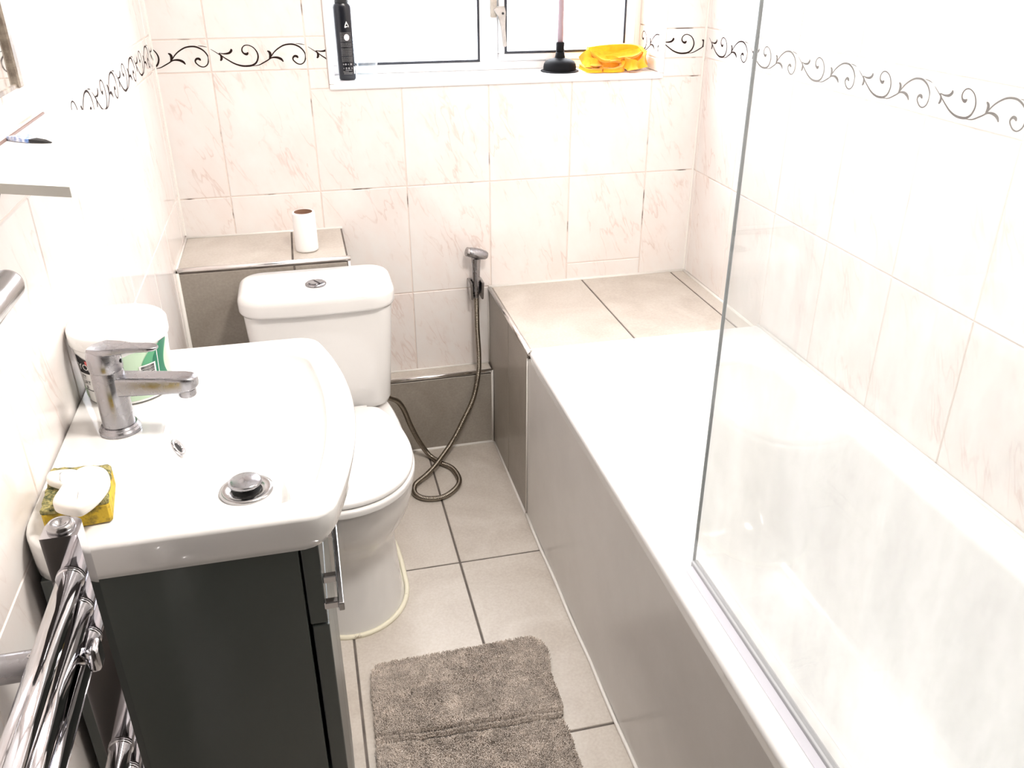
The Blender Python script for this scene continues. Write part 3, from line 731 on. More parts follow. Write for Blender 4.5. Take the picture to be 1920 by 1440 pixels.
auto_smooth(obj('spout', bar_along([(0.012, 0.0150, z0+0.056, z0+0.083), (0.05, 0.0148, z0+0.058, z0+0.0825), (0.095, 0.0145, z0+0.0605, z0+0.082), (0.106, 0.0130, z0+0.0625, z0+0.0815), (0.112, 0.0095, z0+0.0645, z0+0.0805), (0.1145, 0.005, z0+0.067, z0+0.079)]), 'chrome_worn', ta), 40)
ac = Vector((TX, TY, 0))+D*0.099
bm = bmesh.new(); lathe(bm, [(0.0105, z0+0.0525), (0.0115, z0+0.054), (0.0115, z0+0.062)], (ac.x, ac.y, 0), 24); auto_smooth(obj('aerator', bm, 'chrome_worn', ta))
auto_smooth(obj('lever', bar_along([(-0.016, 0.010, z0+0.115, z0+0.1225), (0.0, 0.019, z0+0.115, z0+0.125), (0.02, 0.016, z0+0.1165, z0+0.125), (0.035, 0.0115, z0+0.118, z0+0.1245), (0.060, 0.0105, z0+0.1185, z0+0.1245), (0.068, 0.008, z0+0.119, z0+0.124), (0.0715, 0.004, z0+0.120, z0+0.1235)], rnd=0.0028), 'chrome_worn', hdv if False else ta), 40)
bm = bmesh.new(); c = Vector((TX, TY, z0+0.103))+D*0.0212-Sd*0.0
lathe(bm, [(0.0028, 0), (0.0028, 0.0006)], c, 12, axis=Matrix.Rotation(math.pi/2, 3, 'Y')); obj('grub_screw', bm, 'hole', ta)

# ------------------------------------------------------------------ yoghurt tub
TC = Vector((0.0685, -1.297, ZB+0.0008)); TBH = 0.094
tu = thing('plastic_tub', 'white and mint green round food tub with white lid behind the tap', 'tub', TC)
def trad(z): return 0.0580+(0.0645-0.0580)*z/TBH
bm = bmesh.new(); lathe(bm, [(0.0535, 0.0), (trad(0.003), 0.003), (trad(0.045), 0.045), (trad(TBH), TBH), (0.0640, TBH+0.002)], TC, 56); auto_smooth(obj('body', bm, 'tub', tu))
bm = bmesh.new(); lathe(bm, [(0.0650, 0.0850), (0.0660, 0.0855), (0.0668, 0.0880), (0.0665, 0.1045), (0.0640, 0.108), (0.0590, 0.109), (0.0570, 0.1068), (0.0, 0.1068)], TC, 56); auto_smooth(obj('lid', bm, 'tub', tu), 50)
def wrap(a, z, lift): r = trad(z)+lift; return TC+Vector((r*math.sin(a), -r*math.cos(a), z))
def patch(name, a0, a1, zlo, zhi, mat, lift=0.0006, n=16, m=6):
    """print on the tub side; angle 0 faces the camera, zlo/zhi may be functions of u in 0..1"""
    bm = bmesh.new(); fz = lambda f, u: f(u) if callable(f) else f; rows = []
    fa0 = a0 if callable(a0) else (lambda t: a0); fa1 = a1 if callable(a1) else (lambda t: a1)
    for j in range(m+1):
        t = j/m; row = []
        for i in range(n+1):
            u = i/n; zz0, zz1 = fz(zlo, u), fz(zhi, u); z = zz0+(zz1-zz0)*t
            row.append(bm.verts.new(wrap(fa0(t)+(fa1(t)-fa0(t))*u, z, lift)))
        rows.append(row)
    for r0, r1 in zip(rows, rows[1:]):
        for i in range(n): bm.faces.new((r0[i], r0[i+1], r1[i+1], r1[i]))
    return obj(name, bm, mat, tu, smooth=True)
patch('mint_label', -0.62, 1.52, 0.006, lambda u: 0.060+0.02*min(1, u*2.2), 'mint', 0.0004, 30)
patch('mint_label', -2.2, -0.99, 0.006, lambda u: 0.020+0.004*u, 'mint', 0.0004, 20)
patch('white_label', -1.0, 0.10, 0.0235, 0.062, 'tub', 0.0007)
patch('green_swirl', lambda t: 1.00-0.5*math.sin(t*math.pi*0.9), lambda t: 1.42-0.28*math.sin(t*math.pi*0.9), 0.010, 0.082, 'green', 0.0009, 8, 16)
patch('dark_green_swirl', lambda t: 1.18-0.40*math.sin(t*math.pi*0.9), lambda t: 1.42-0.30*math.sin(t*math.pi*0.9), 0.014, 0.084, 'dgreen', 0.0011, 8, 16)
patch('green_swirl', lambda t: 0.06, lambda t: 0.06+0.26*math.sin(t*math.pi), 0.022, 0.062, 'green', 0.0009, 6, 14)
patch('black_badge', -1.0, -0.42, 0.050, lambda u: 0.078-0.010*u, 'black', 0.0010)
patch('red_badge', -0.70, -0.42, 0.064, 0.071, 'red', 0.0013)
patch('barcode_panel', 0.46, 0.86, 0.030, 0.058, 'ink_white', 0.0012)
bcode = bmesh.new(); zc = 0.033
random.seed(3)
while zc < 0.055:
    h = random.choice((0.0006, 0.0009, 0.0014))
    q = [wrap(a, z, 0.0016) for a, z in ((0.50, zc), (0.66, zc), (0.82, zc), (0.82, zc+h), (0.66, zc+h), (0.50, zc+h))]
    bcode.faces.new([bcode.verts.new(p) for p in q]); zc += h+random.choice((0.0006, 0.0009))
obj('barcode', bcode, 'black', tu)
patch('white_line', 0.93, 0.95, 0.008, 0.078, 'ink_white', 0.0012, 2)
patch('black_line', -1.0, 0.0, lambda u: 0.0222, lambda u: 0.0235, 'black', 0.0011)
def word(txt, size, place, mat, par, name):
    """flat lettering laid out by place(x, y) -> point"""
    cu = bpy.data.curves.new('t', 'FONT'); cu.body = txt; cu.size = size; cu.resolution_u = 2
    t = bpy.data.objects.new('t', cu); COL.objects.link(t); bpy.context.view_layer.update()
    me = bpy.data.meshes.new_from_object(t.evaluated_get(bpy.context.evaluated_depsgraph_get()))
    bpy.data.objects.remove(t); me.name = name; me.materials.clear()
    for v in me.vertices: v.co = place(v.co.x, v.co.y)
    return link(name, me, mat, par)
word('ET', 0.0085, lambda x, y: wrap(-0.95+x/0.058, 0.041+y, 0.0015), 'black', tu, 'lettering')
word('URT', 0.0085, lambda x, y: wrap(-0.98+x/0.058, 0.0325+y, 0.0015), 'black', tu, 'lettering')
word('&', 0.008, lambda x, y: wrap(-0.92+x/0.058, 0.0250+y, 0.0015), 'black', tu, 'lettering')
word('YO', 0.014, lambda x, y: wrap(-0.97+x/0.058, 0.056+y, 0.0014), 'ink_white', tu, 'lettering')

# ------------------------------------------------------------------ sponge and soap
sp = thing('sponge', 'yellow washing-up sponge with worn dark scouring face on the basin', 'sponge', (0.054, -1.583, ZB))
SPZ = ZB+0.001
so_ = [px(u, v, 'z', SPZ) for u, v in ((86, 1002), (213, 978))]+[px(u, v, 'z', SPZ+0.028) for u, v in ((209, 872), (96, 880))]
so_ = [Vector((p.x, p.y, 0)) for p in so_]; so_[0].x = max(so_[0].x, 0.012); so_[3].x = max(so_[3].x, 0.010)
ol = []
for i in range(4):
    a, b = so_[i], so_[(i+1) % 4]
    for k in range(12): ol.append(a.lerp(b, (k+0.5)/12))
bm = bmesh.new(); slab(bm, ol, SPZ, SPZ+0.024, 0.002, 0.003, 3)
obj('foam', bm, 'sponge', sp)
ol2 = [p+Vector((random.uniform(-1, 1)*0.0012, random.uniform(-1, 1)*0.0012, 0)) for p in ol]
bm = bmesh.new(); slab(bm, ol2, SPZ+0.0243, SPZ+0.030, 0.002, 0.0, 3); obj('scouring_face', bm, 'scour', sp)
def soap(name, pts, z0, th, label):
    P = [px(u/6, 820+v/6, 'z', z0+th*0.5) for u, v in pts]; P = [Vector((p.x, p.y, 0)) for p in P]
    area2 = sum(a.x*b.y-a.y*b.x for a, b in zip(P, P[1:]+P[:1]))
    if area2 < 0: P = P[::-1]
    P = catmull(P, 3, True)
    bm = bmesh.new(); slab(bm, P, z0, z0+th, th*0.42, th*0.3, 5, dome=0.002)
    return obj(name, bm, 'soap', smooth=True, label=label, cat='soap')
soap('soap_bar', [(910, 392), (1000, 367), (1120, 367), (1205, 400), (1236, 465), (1210, 560), (1130, 670), (1010, 775), (900, 836), (800, 838), (690, 820), (612, 790), (602, 735), (655, 650), (730, 545), (820, 450)], SPZ+0.0305, 0.017, 'large curved white soap bar lying on the sponge')
soap('soap_bar', [(560, 422), (650, 402), (760, 390), (860, 392), (875, 412), (800, 470), (722, 548), (660, 552), (600, 535), (540, 510), (525, 470)], SPZ+0.0305, 0.012, 'small slim white soap piece beside the large bar, overhanging the sponge')

# ------------------------------------------------------------------ towel rail
RX, RY, RZ = 0.093, -1.782, 1.020
tr = thing('towel_rail', 'chrome ladder towel rail on the left wall in front of the vanity', 'towel rail', (RX, -2.0, 0.2))
def post(y):
    bm = bmesh.new(); pts = []
    hw, d = 0.0165, 0.016
    P = [Vector((-hw, -d, 0)), Vector((hw, -d, 0))]
    for k in range(11): a = math.pi*k/10; P.append(Vector((hw*math.cos(a), 0.004+0.013*math.sin(a), 0)))
    loft(bm, [[Vector((RX+p.x, y+p.y, z)) for p in P] for z in (0.22, RZ)])
    return auto_smooth(obj('post', bm, 'chrome', tr), 30)
p1 = post(RY); post(RY-0.46)
for y in (RY, RY-0.46):
    bm = bmesh.new(); lathe(bm, [(0.0125, 0), (0.0125, 0.003), (0.0112, 0.0055), (0.008, 0.006), (0.005, 0.0045), (0.0028, 0.002), (0.0, 0.002)], (RX-0.001, y, RZ), 28); obj('end_cap', bm, 'chrome_dark', tr, smooth=True)
for z in (0.972, 0.935, 0.898, 0.742, 0.705, 0.668, 0.52, 0.483, 0.446, 0.409, 0.30, 0.263):
    bm = bmesh.new(); tube(bm, [(RX, RY-0.012, z), (RX, RY-0.448, z)], 0.0115, 18); obj('bar', bm, 'chrome', tr, smooth=True)
    bm = bmesh.new(); tube(bm, [(RX, RY-0.0155, z), (RX, RY-0.019, z)], 0.0128, 18); obj('collar', bm, 'chrome', tr, smooth=True)
BRY, BRZ = -1.845, 0.916
for y in (BRY, RY-0.40):
    bm = bmesh.new(); lathe(bm, [(0.014, 0.0), (0.014, RX-0.012)], (0.0015, y, BRZ), 24, axis=Matrix.Rotation(math.pi/2, 3, 'Y'))
    br = auto_smooth(obj('wall_bracket', bm, 'chrome_worn', tr))
    bm = bmesh.new(); lathe(bm, [(0.003, 0), (0.003, 0.0015), (0.0015, 0.0015), (0.0015, 0.0005), (0, 0.0005)], (0.06, y-0.004, BRZ+0.013), 12); obj('bracket_screw', bm, 'chrome_dark', br)
    bm = bmesh.new(); tube(bm, [(RX-0.014, y, BRZ), (RX+0.012, y, BRZ)], 0.008, 14); obj('bracket_stem', bm, 'chrome', br, smooth=True)
    cb = bmesh.new(); box(cb, RX+0.012, RX+0.024, y-0.011, y+0.011, BRZ-0.014, BRZ+0.014, bev=0.005, seg=4); obj('bracket_clip', cb, 'chrome', br, smooth=True)

# ------------------------------------------------------------------ wall shelf, packet, mirror, towel bar
SZ = 1.295
sh = thing('wall_shelf', 'white narrow board shelf on the left wall below the mirror', 'shelf', (0.06, -1.36, SZ))
shp = [Vector(p+(0,)) for p in ((0.0, -1.545), (0.1245, -1.601), (0.1265, -1.16), (0.115, -1.135), (0.0, -1.125))]
bm = bmesh.new(); loft(bm, [[Vector((p.x+0.0005 if p.x == 0 else p.x, p.y, z)) for p in shp] for z in (SZ-0.0105, SZ)]); obj('board', bm, 'shelf', sh)
eb = bmesh.new()
q0, q1 = Vector((0.001, -1.5458, 0)), Vector((0.1245, -1.6013, 0)); dn = Vector((-0.41, -0.91, 0))*0.0008
loft(eb, [[Vector((q.x, q.y, z)) for q in (q0, q1, q1+dn, q0+dn)] for z in (SZ-0.0105, SZ)]); obj('end_banding', eb, 'shelf_edge', sh)
bm = bmesh.new(); tube(bm, [(0.002, -1.54, SZ+0.001), (0.002, -1.15, SZ+0.001)], 0.0018, 6); obj('joint_line', bm, plain('brown_joint', (0.22, 0.15, 0.13), 0.7), sh)
pk = thing('sachet', 'small blue and white sachet with black end on the wall shelf', 'sachet', (0.03, -1.36, SZ))
def strip(pts, w, zz, th, mat, name):
    bm = bmesh.new(); L = []
    for i, p in enumerate(pts):
        t = (pts[min(i+1, len(pts)-1)]-pts[max(i-1, 0)]).normalized(); nn = Vector((-t.y, t.x, 0))*w[i]
        L.append([Vector((p.x+nn.x, p.y+nn.y, SZ+zz)), Vector((p.x-nn.x, p.y-nn.y, SZ+zz)), Vector((p.x-nn.x, p.y-nn.y, SZ+zz+th[i])), Vector((p.x+nn.x, p.y+nn.y, SZ+zz+th[i]))])
    loft(bm, L); return obj(name, bm, mat, pk)
A_, B_, C_ = [Vector((q.x, q.y, 0)) for q in (px(8, 262, 'z', SZ), px(62, 267, 'z', SZ), px(97, 269, 'z', SZ))]
A_.x = max(A_.x, 0.008)
strip([A_, A_.lerp(B_, 0.5), B_], [0.008, 0.009, 0.007], 0.0006, [0.004, 0.006, 0.004], 'packet_blue', 'packet_body')
strip([B_, B_.lerp(C_, 0.6), C_], [0.006, 0.004, 0.001], 0.0006, [0.004, 0.003, 0.001], 'black', 'packet_tip')
MX, MY, MZ = 0.020, -1.2745, 1.348
mi = thing('wall_mirror', 'mirror in a tarnished brown frame on the left wall above the shelf', 'mirror', (0.01, MY-0.27, MZ))
for y0, y1, za, zb_ in ((MY-0.018, MY, MZ, 1.95), (MY-0.56, MY-0.542, MZ, 1.95), (MY-0.542, MY-0.018, 1.932, 1.95)):
    obj('frame_strip', B(0.001, MX, y0, y1, za, zb_, bev=0.002), 'frame', mi)
obj('frame_strip', B(0.001, MX-0.004, MY-0.542, MY-0.018, MZ, MZ+0.006, bev=0.001), 'frame', mi)
obj('mirror_glass', B(0.002, 0.014, MY-0.542, MY-0.018, MZ+0.006, 1.932), 'mirror', mi)
tb = thing('towel_bar', 'rounded chrome bar end fixed to the left wall under the shelf', 'towel bar', (0.05, -1.72, 1.19))
bm = bmesh.new(); tube(bm, [(0.050, -1.606+dy, 1.205) for dy in (0.0, -0.002, -0.006, -0.012, -0.25, -0.30)], lambda i, s: (0.005, 0.0105, 0.0145, 0.016, 0.016, 0.016)[i], 24); auto_smooth(obj('bar', bm, 'chrome_dark', tb), 60)
bm = bmesh.new(); tube(bm, [(0.0015, -1.80, 1.205), (0.050, -1.80, 1.205)], 0.012, 18); obj('wall_mount', bm, 'chrome', tb, smooth=True)

# ------------------------------------------------------------------ bidet sprayer
ho = thing('sprayer_holder', 'small dark chrome U-shaped holder on the back wall', 'holder', (0.829, -0.02, 0.545))
hx = px(892, 545, 'y', -0.03).x
obj('back_plate', B(hx-0.016, hx+0.016, -0.012, -0.0005, 0.522, 0.572, bev=0.002), 'chrome_dark', ho)
for s in (-1, 1):
    bm = bmesh.new()
    pr_ = [Vector((hx+s*0.0225, 0, 0.574)), Vector((hx+s*0.0145, 0, 0.574)), Vector((hx+s*0.0130, 0, 0.518)), Vector((hx+s*0.0195, 0, 0.518))]
    loft(bm, [[p+Vector((0, y, 0)) for p in pr_] for y in (-0.004, -0.058)]); bmesh.ops.bevel(bm, geom=bm.edges[:], offset=0.0015, segments=2, affect='EDGES')
    obj('prong', bm, 'chrome_dark', ho)
sy = -0.040
spy = thing('bidet_sprayer', 'chrome hand sprayer with long ribbed steel hose beside the toilet', 'sprayer', (hx, sy, 0.52))
h0 = Vector((hx-0.001, sy, 0.520)); h1 = Vector((hx+0.001, sy, 0.648))
bm = bmesh.new(); tube(bm, [h0.lerp(h1, t) for t in (0, 0.08, 0.1, 0.5, 0.85, 1.0)], lambda i, s: (0.0090, 0.0090, 0.0118, 0.0122, 0.0130, 0.0150)[i], 20); auto_smooth(obj('handle', bm, 'chrome_worn', spy), 40)
a0 = Vector((hx-0.022, sy-0.008, 0.672)); a1 = Vector((hx+0.035, sy-0.002, 0.655))
bm = bmesh.new(); tube(bm, [a0.lerp(a1, t) for t in (0, 0.05, 0.3, 0.6, 0.9, 1.0)], lambda i, s: (0.0140, 0.0150, 0.0165, 0.0165, 0.0135, 0.0105)[i], 24); auto_smooth(obj('spray_head', bm, 'chrome_worn', spy), 40)
dd = (a0-a1).normalized()
bm = bmesh.new(); tube(bm, [a0+dd*0.001, a0+dd*0.008, a0+dd*0.0095], lambda i, s: (0.0142, 0.0142, 0.0120)[i], 24); nz = auto_smooth(obj('nozzle_face', bm, 'chrome_dark', spy), 40)
bm = bmesh.new(); tube(bm, [a0+dd*0.0095, a0+dd*0.0105], 0.006, 16); obj('nozzle_button', bm, 'chrome_dark', nz)
hp = [h0+Vector((0, 0, 0.002)), (hx-0.001, sy-0.004, 0.47), px(895, 620, 'y', -0.052), px(898, 668, 'y', -0.066), px(897, 700, 'y', -0.080), px(888, 745, 'y', -0.088), px(870, 785, 'y', -0.098), px(848, 828, 'y', -0.118),
      px(820, 868, 'z', 0.034), px(800, 890, 'z', 0.022), (0.582, -0.280, 0.0125), (0.574, -0.325, 0.0100), (0.600, -0.359, 0.0100), px(830, 932, 'z', 0.010), px(855, 915, 'z', 0.010), px(861, 898, 'z', 0.010), px(848, 878, 'z', 0.010), px(825, 867, 'z', 0.0105), px(805, 853, 'z', 0.014), px(786, 828, 'y', -0.125), px(770, 798, 'y', -0.135), px(757, 768, 'y', -0.155), px(745, 752, 'y', -0.18), (0.522, -0.23, 0.300), (0.500, -0.30, 0.345), (0.480, -0.36, 0.375), (0.470, -0.39, 0.402)]
raw = catmull(hp, 24)
L = [0]
for a, b in zip(raw, raw[1:]): L.append(L[-1]+(b-a).length)
pts = []; j = 0; step = 0.0012; k = 0
while k*step < L[-1]:
    d = k*step
    while L[j+1] < d: j += 1
    pts.append(raw[j].lerp(raw[j+1], (d-L[j])/max(1e-9, L[j+1]-L[j]))); k += 1
bm = bmesh.new(); tube(bm, pts, lambda i, s: 0.0080+(0.0006, 0.0002, -0.0011, 0.0002)[i % 4], 10); obj('hose', bm, 'hose', spy, smooth=True)

# ------------------------------------------------------------------ bath mat
ma = thing('bath_mat', 'grey shaggy bath mat with a stitched groove on the floor by the bath', 'bath mat', (0.57, -1.35, 0.0))
mo = [(0.374, -1.045), (0.383, -1.018), (0.405, -1.008), (0.55, -1.005), (0.70, -1.004), (0.755, -1.004), (0.780, -1.022), (0.790, -1.06), (0.780, -1.12), (0.779, -1.18), (0.776, -1.235), (0.765, -1.252), (0.770, -1.30), (0.768, -1.42), (0.766, -1.60), (0.755, -1.66), (0.72, -1.68), (0.42, -1.68), (0.375, -1.665), (0.362, -1.62), (0.362, -1.42), (0.366, -1.26), (0.3675, -1.236), (0.371, -1.15)]
mo = catmull([(x, y, 0) for x, y in mo], 4, True)[::-1]
bm = bmesh.new(); slab(bm, mo, 0.001, 0.008, 0.003, 0.0, 2); obj('backing', bm, 'mat_dark', ma)
def inside(x, y):
    c = False
    for a, b in zip(mo, mo[1:]+mo[:1]):
        if (a.y > y) != (b.y > y) and x < (b.x-a.x)*(y-a.y)/(b.y-a.y)+a.x: c = not c
    return c
random.seed(11)
V, F = [], []; nx = 0
def groove(x, y):
    yg = -1.235-(x-0.37)*0.052
    w = 0.004*noise.noise(Vector((x*40, 1, 0)))
    return min(abs(y-yg+w), abs(y-yg-0.018+w*0.5)*1.25)
for i in range(120000):
    x, y = random.uniform(0.355, 0.795), random.uniform(-1.69, -0.998)
    if y < -1.50 and random.random() < 0.5: continue
    if not inside(x, y): continue
    g = groove(x, y); lump = noise.noise(Vector((x*16, y*16, 0)))*0.002+noise.noise(Vector((x*60, y*60, 3)))*0.0014
    h = 0.011+lump+random.uniform(-0.002, 0.002)
    if g < 0.0034: continue
    elif g < 0.007: h *= 0.75
    lean = Vector((random.uniform(-1, 1)*0.0025+noise.noise(Vector((x*9, y*9, 7)))*0.004, random.uniform(-1, 1)*0.0025+noise.noise(Vector((x*9, y*9, 17)))*0.004, 0))
    a = random.uniform(0, 2*math.pi); r = random.uniform(0.0008, 0.0013); b0 = Vector((x, y, 0.007)); k = len(V)
    for q in range(3): V.append(b0+Vector((r*math.cos(a+q*2.094), r*math.sin(a+q*2.094), 0)))
    for q in range(3): V.append(b0+lean+Vector((0.7*r*math.cos(a+q*2.094), 0.7*r*math.sin(a+q*2.094), h)))
    F += [(k+3, k+4, k+5)]+[(k+q, k+(q+1) % 3, k+3+(q+1) % 3, k+3+q) for q in range(3)]
me = bpy.data.meshes.new('pile'); me.from_pydata([tuple(v) for v in V], [], F); link('pile', me, 'mat', ma, kind='stuff')
print('mat tufts', len(V)//6)

# ------------------------------------------------------------------ things on the window sill
SL = 1.1685
bo = thing('shampoo_bottle', 'tall black bottle with white back label on the window sill', 'bottle', (0.497, 0.06, SL))
bx, by = 0.4975, 0.06
def ering(a, b, z, n=40): return [Vector((bx+a*math.copysign(abs(math.cos(2*math.pi*i/n))**0.8, math.cos(2*math.pi*i/n)), by+b*math.copysign(abs(math.sin(2*math.pi*i/n))**0.8, math.sin(2*math.pi*i/n)), SL+z)) for i in range(n)]
bprof = [(0.0205, 0.014, 0.0), (0.0232, 0.0165, 0.003), (0.0236, 0.017, 0.02), (0.0240, 0.0175, 0.09), (0.0244, 0.0178, 0.13), (0.0248, 0.018, 0.165), (0.0248, 0.018, 0.188), (0.0225, 0.017, 0.194), (0.0195, 0.016, 0.197)]
bm = bmesh.new(); loft(bm, [ering(*p) for p in bprof]); auto_smooth(obj('body', bm, 'bottle', bo), 40)
bm = bmesh.new(); lathe(bm, [(0.0175, 0.1975), (0.0190, 0.199), (0.0180, 0.210), (0.0165, 0.225), (0.0165, 0.245), (0.015, 0.248)], (bx, by, SL), 32); auto_smooth(obj('cap', bm, 'black', bo))
def front(u, z, lift=0.0006):
    """point on the bottle's camera-facing side; u in metres from its axis"""
    a, b = 0.0242, 0.0174; t = max(-0.99, min(0.99, u/a)); yy = b*(1-abs(t)**2.5)**0.4
    return Vector((bx+u, by-yy-lift, SL+z))
def bpatch(bm, u0, u1, z0, z1, lift=0.0007, n=6):
    r0 = [bm.verts.new(front(u0+(u1-u0)*i/n, z0, lift)) for i in range(n+1)]; r1 = [bm.verts.new(front(u0+(u1-u0)*i/n, z1, lift)) for i in range(n+1)]
    for i in range(n): bm.faces.new((r0[i], r0[i+1], r1[i+1], r1[i]))
tx = bmesh.new(); random.seed(5); z = 0.124
groups = [(0.124, 0.101), (0.097, 0.086), (0.083, 0.064), (0.061, 0.048)]
for hi, lo_ in groups:
    z = hi
    while z > lo_:
        u = -0.012
        while u < 0.0165:
            w = random.uniform(0.0012, 0.004); bpatch(tx, u, min(u+w, 0.0172), z, z+0.0006, n=2); u += w+0.0009
        z -= 0.0023
obj('small_print', tx, 'ink_grey', bo)
lg = bmesh.new()
drop = [(0.0, 0.017), (0.003, 0.011), (0.0058, 0.005), (0.0055, 0.001), (0.004, 0.0025), (0.0035, 0.006), (0.0005, 0.011), (-0.002, 0.007), (-0.003, 0.004), (0.001, 0.0045), (0.003, 0.003), (-0.001, 0.0015), (-0.0045, 0.0), (-0.006, 0.002), (-0.005, 0.006), (-0.0025, 0.012)]
lg.faces.new([lg.verts.new(front(0.0075+u, 0.136+v, 0.0009)) for u, v in drop]); obj('flame_logo', lg, 'ink_white', bo)
st = bmesh.new(); st.faces.new([st.verts.new(front(0.0052+0.0072*math.cos(a), 0.112+0.0085*math.sin(a), 0.0012)) for a in [2*math.pi*i/24 for i in range(24)]]); obj('round_sticker', st, 'ink_pink', bo)
ic = bmesh.new()
for k_, (u, r) in enumerate(((-0.009, 0.0016), (-0.003, 0.0024), (0.004, 0.0016), (0.0115, 0.0026))):
    vs = [ic.verts.new(front(u+r*math.cos(2*math.pi*i/14), 0.0425+r*math.sin(2*math.pi*i/14), 0.0009)) for i in range(14)]; ic.faces.new(vs)
for u, r in ((-0.009, 0.0012), (-0.002, 0.0022), (0.005, 0.0021), (0.013, 0.0015)):
    vs = [ic.verts.new(front(u+r*math.cos(2*math.pi*i/14), 0.032+1.3*r*math.sin(2*math.pi*i/14), 0.0009)) for i in range(14)]; ic.faces.new(vs)
obj('care_symbols', ic, 'ink_grey', bo)
ad = bmesh.new()
for zz, u0, u1 in ((0.0265, -0.005, 0.013), (0.0225, -0.011, 0.004), (0.0195, -0.010, 0.015), (0.0165, -0.010, 0.013)): bpatch(ad, u0, u1, zz, zz+0.0011)
obj('address_lines', ad, 'ink_grey', bo)
bc = bmesh.new(); bpatch(bc, 0.0182, 0.0215, 0.017, 0.036, 0.0009, 3); obj('barcode', bc, 'ink_white', bo)

cb = thing('clear_cup', 'clear plastic cup on the window sill beside the black bottle', 'cup', (0.555, 0.075, SL))
bm = bmesh.new(); lathe(bm, [(0.0, 0.0), (0.024, 0.0), (0.0275, 0.003), (0.0285, 0.012), (0.0295, 0.105), (0.0287, 0.105), (0.0277, 0.013), (0.0265, 0.005), (0.0, 0.003)], (0.555, 0.075, SL), 48, False, False); obj('cup_wall', bm, 'clear', cb, smooth=True)

PX, PY = 1.1285, 0.092
pl = thing('plunger', 'black rubber plunger with pinkish scuffed handle on the window sill', 'plunger', (PX, PY, SL))
bm = bmesh.new(); lathe(bm, [(0.056, 0.0), (0.0575, 0.0012), (0.0565, 0.0025), (0.049, 0.0035), (0.0492, 0.012), (0.0475, 0.021), (0.043, 0.028), (0.034, 0.033), (0.022, 0.0355), (0.0155, 0.038), (0.0142, 0.044), (0.0128, 0.0535), (0.011, 0.055)], (PX, PY, SL), 48); auto_smooth(obj('rubber_cup', bm, 'rubber', pl), 50)
bm = bmesh.new(); lathe(bm, [(0.010, 0.054), (0.0125, 0.056), (0.0128, 0.080), (0.0118, 0.0815), (0.009, 0.0815)], (PX, PY, SL), 28); auto_smooth(obj('collar', bm, 'rubber', pl))
bm = bmesh.new(); tube(bm, [(PX, PY, SL+0.08), (PX+0.001, PY+0.002, SL+0.46)], 0.0092, 20); obj('stick', bm, 'plunger_wood', pl, smooth=True)

# crumpled yellow cloth: overlapping folded bands of one cloth
cl = bmesh.new()
def fold(path, widths, drop_, th=0.004, curl=0.0, n=6):
    """a soft band: path on top, hanging 'drop_' in the given direction, rounded cross-section"""
    P = catmull(path, n); k = len(P); Wd = catmull([(w, 0, 0) for w in widths], n); rings = []
    for i, p in enumerate(P):
        t = (P[min(i+1, k-1)]-P[max(i-1, 0)]).normalized(); dv = Vector(drop_); dv = (dv-t*dv.dot(t)).normalized(); sd = t.cross(dv).normalized()
        w = Wd[i].x; w += 0.15*w*noise.noise(p*60); ring = []
        m = 8
        for a in range(m+1): s_ = a/m; ring.append(p+dv*(w*s_)+sd*(th+curl*math.sin(s_*math.pi)+0.0015*noise.noise(p*90+Vector((s_*3, 0, 0)))))
        for a in range(m, -1, -1): s_ = a/m; ring.append(p+dv*(w*s_)+sd*(-th+curl*math.sin(s_*math.pi)+0.0015*noise.noise(p*90+Vector((s_*3, 5, 0)))))
        rings.append([Vector((q.x, q.y, max(q.z, SL+0.0008))) for q in ring])
    loft(cl, rings)
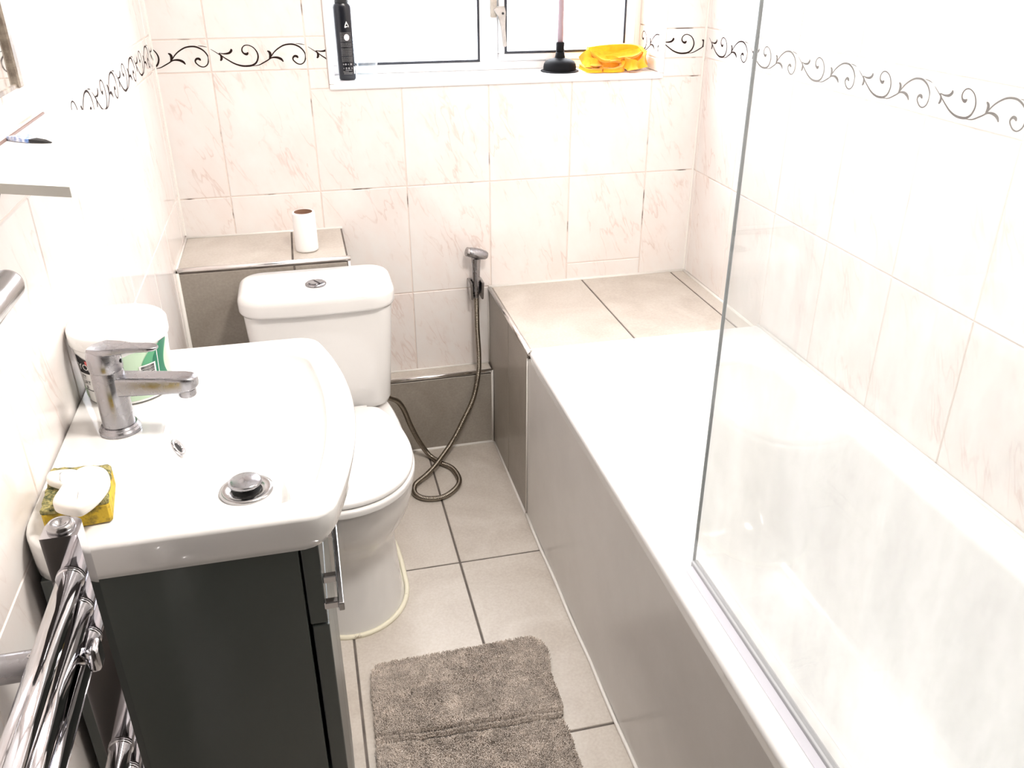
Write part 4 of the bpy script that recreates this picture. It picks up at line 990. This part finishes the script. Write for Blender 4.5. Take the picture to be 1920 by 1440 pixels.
# outer wrap, back roll, front rolls and lobes
fold([(1.185, 0.075, SL+0.040), (1.200, 0.045, SL+0.062), (1.235, 0.055, SL+0.058), (1.290, 0.070, SL+0.052), (1.345, 0.070, SL+0.060), (1.382, 0.075, SL+0.050)], [0.036, 0.056, 0.05, 0.046, 0.054, 0.046], (0, -0.25, -1), 0.005, 0.006)
fold([(1.215, 0.095, SL+0.066), (1.27, 0.105, SL+0.070), (1.33, 0.105, SL+0.071), (1.375, 0.095, SL+0.066), (1.388, 0.07, SL+0.05)], [0.05, 0.06, 0.062, 0.06, 0.045], (0, 0.1, -1), 0.007, 0.004)
fold([(1.210, 0.050, SL+0.063), (1.245, 0.040, SL+0.045), (1.285, 0.045, SL+0.048), (1.335, 0.050, SL+0.053), (1.365, 0.055, SL+0.060)], [0.012, 0.022, 0.020, 0.022, 0.016], (0, -0.8, -0.6), 0.005, 0.006)
fold([(1.182, 0.060, SL+0.022), (1.200, 0.028, SL+0.014), (1.235, 0.022, SL+0.012), (1.243, 0.040, SL+0.020)], [0.012, 0.013, 0.012, 0.012], (0, 0.2, -1), 0.005, 0.004)
fold([(1.190, 0.050, SL+0.045), (1.215, 0.030, SL+0.040), (1.240, 0.040, SL+0.030)], [0.020, 0.024, 0.014], (0.2, -0.5, -1), 0.004, 0.005)
fold([(1.243, 0.024, SL+0.014), (1.275, 0.016, SL+0.013), (1.303, 0.024, SL+0.022), (1.310, 0.045, SL+0.040)], [0.013, 0.014, 0.020, 0.030], (0, 0.2, -1), 0.005, 0.004)
fold([(1.240, 0.050, SL+0.040), (1.270, 0.030, SL+0.044), (1.300, 0.034, SL+0.034)], [0.012, 0.018, 0.010], (0.1, -0.7, -0.7), 0.004, 0.006)
fold([(1.312, 0.030, SL+0.040), (1.330, 0.012, SL+0.036), (1.352, 0.020, SL+0.024)], [0.028, 0.034, 0.020], (0.1, -0.3, -1), 0.005, 0.008)
fold([(1.345, 0.035, SL+0.020), (1.370, 0.040, SL+0.040), (1.388, 0.060, SL+0.055)], [0.018, 0.035, 0.045], (-0.2, -0.2, -1), 0.004, 0.005)
fold([(1.205, 0.075, SL+0.030), (1.30, 0.08, SL+0.035), (1.375, 0.075, SL+0.030)], [0.028, 0.033, 0.028], (0, -0.1, -1), 0.018, 0.0)
auto_smooth(obj('cleaning_cloth', cl, 'cloth', label='crumpled yellow-orange cleaning cloth on the window sill', cat='cloth'), 70)
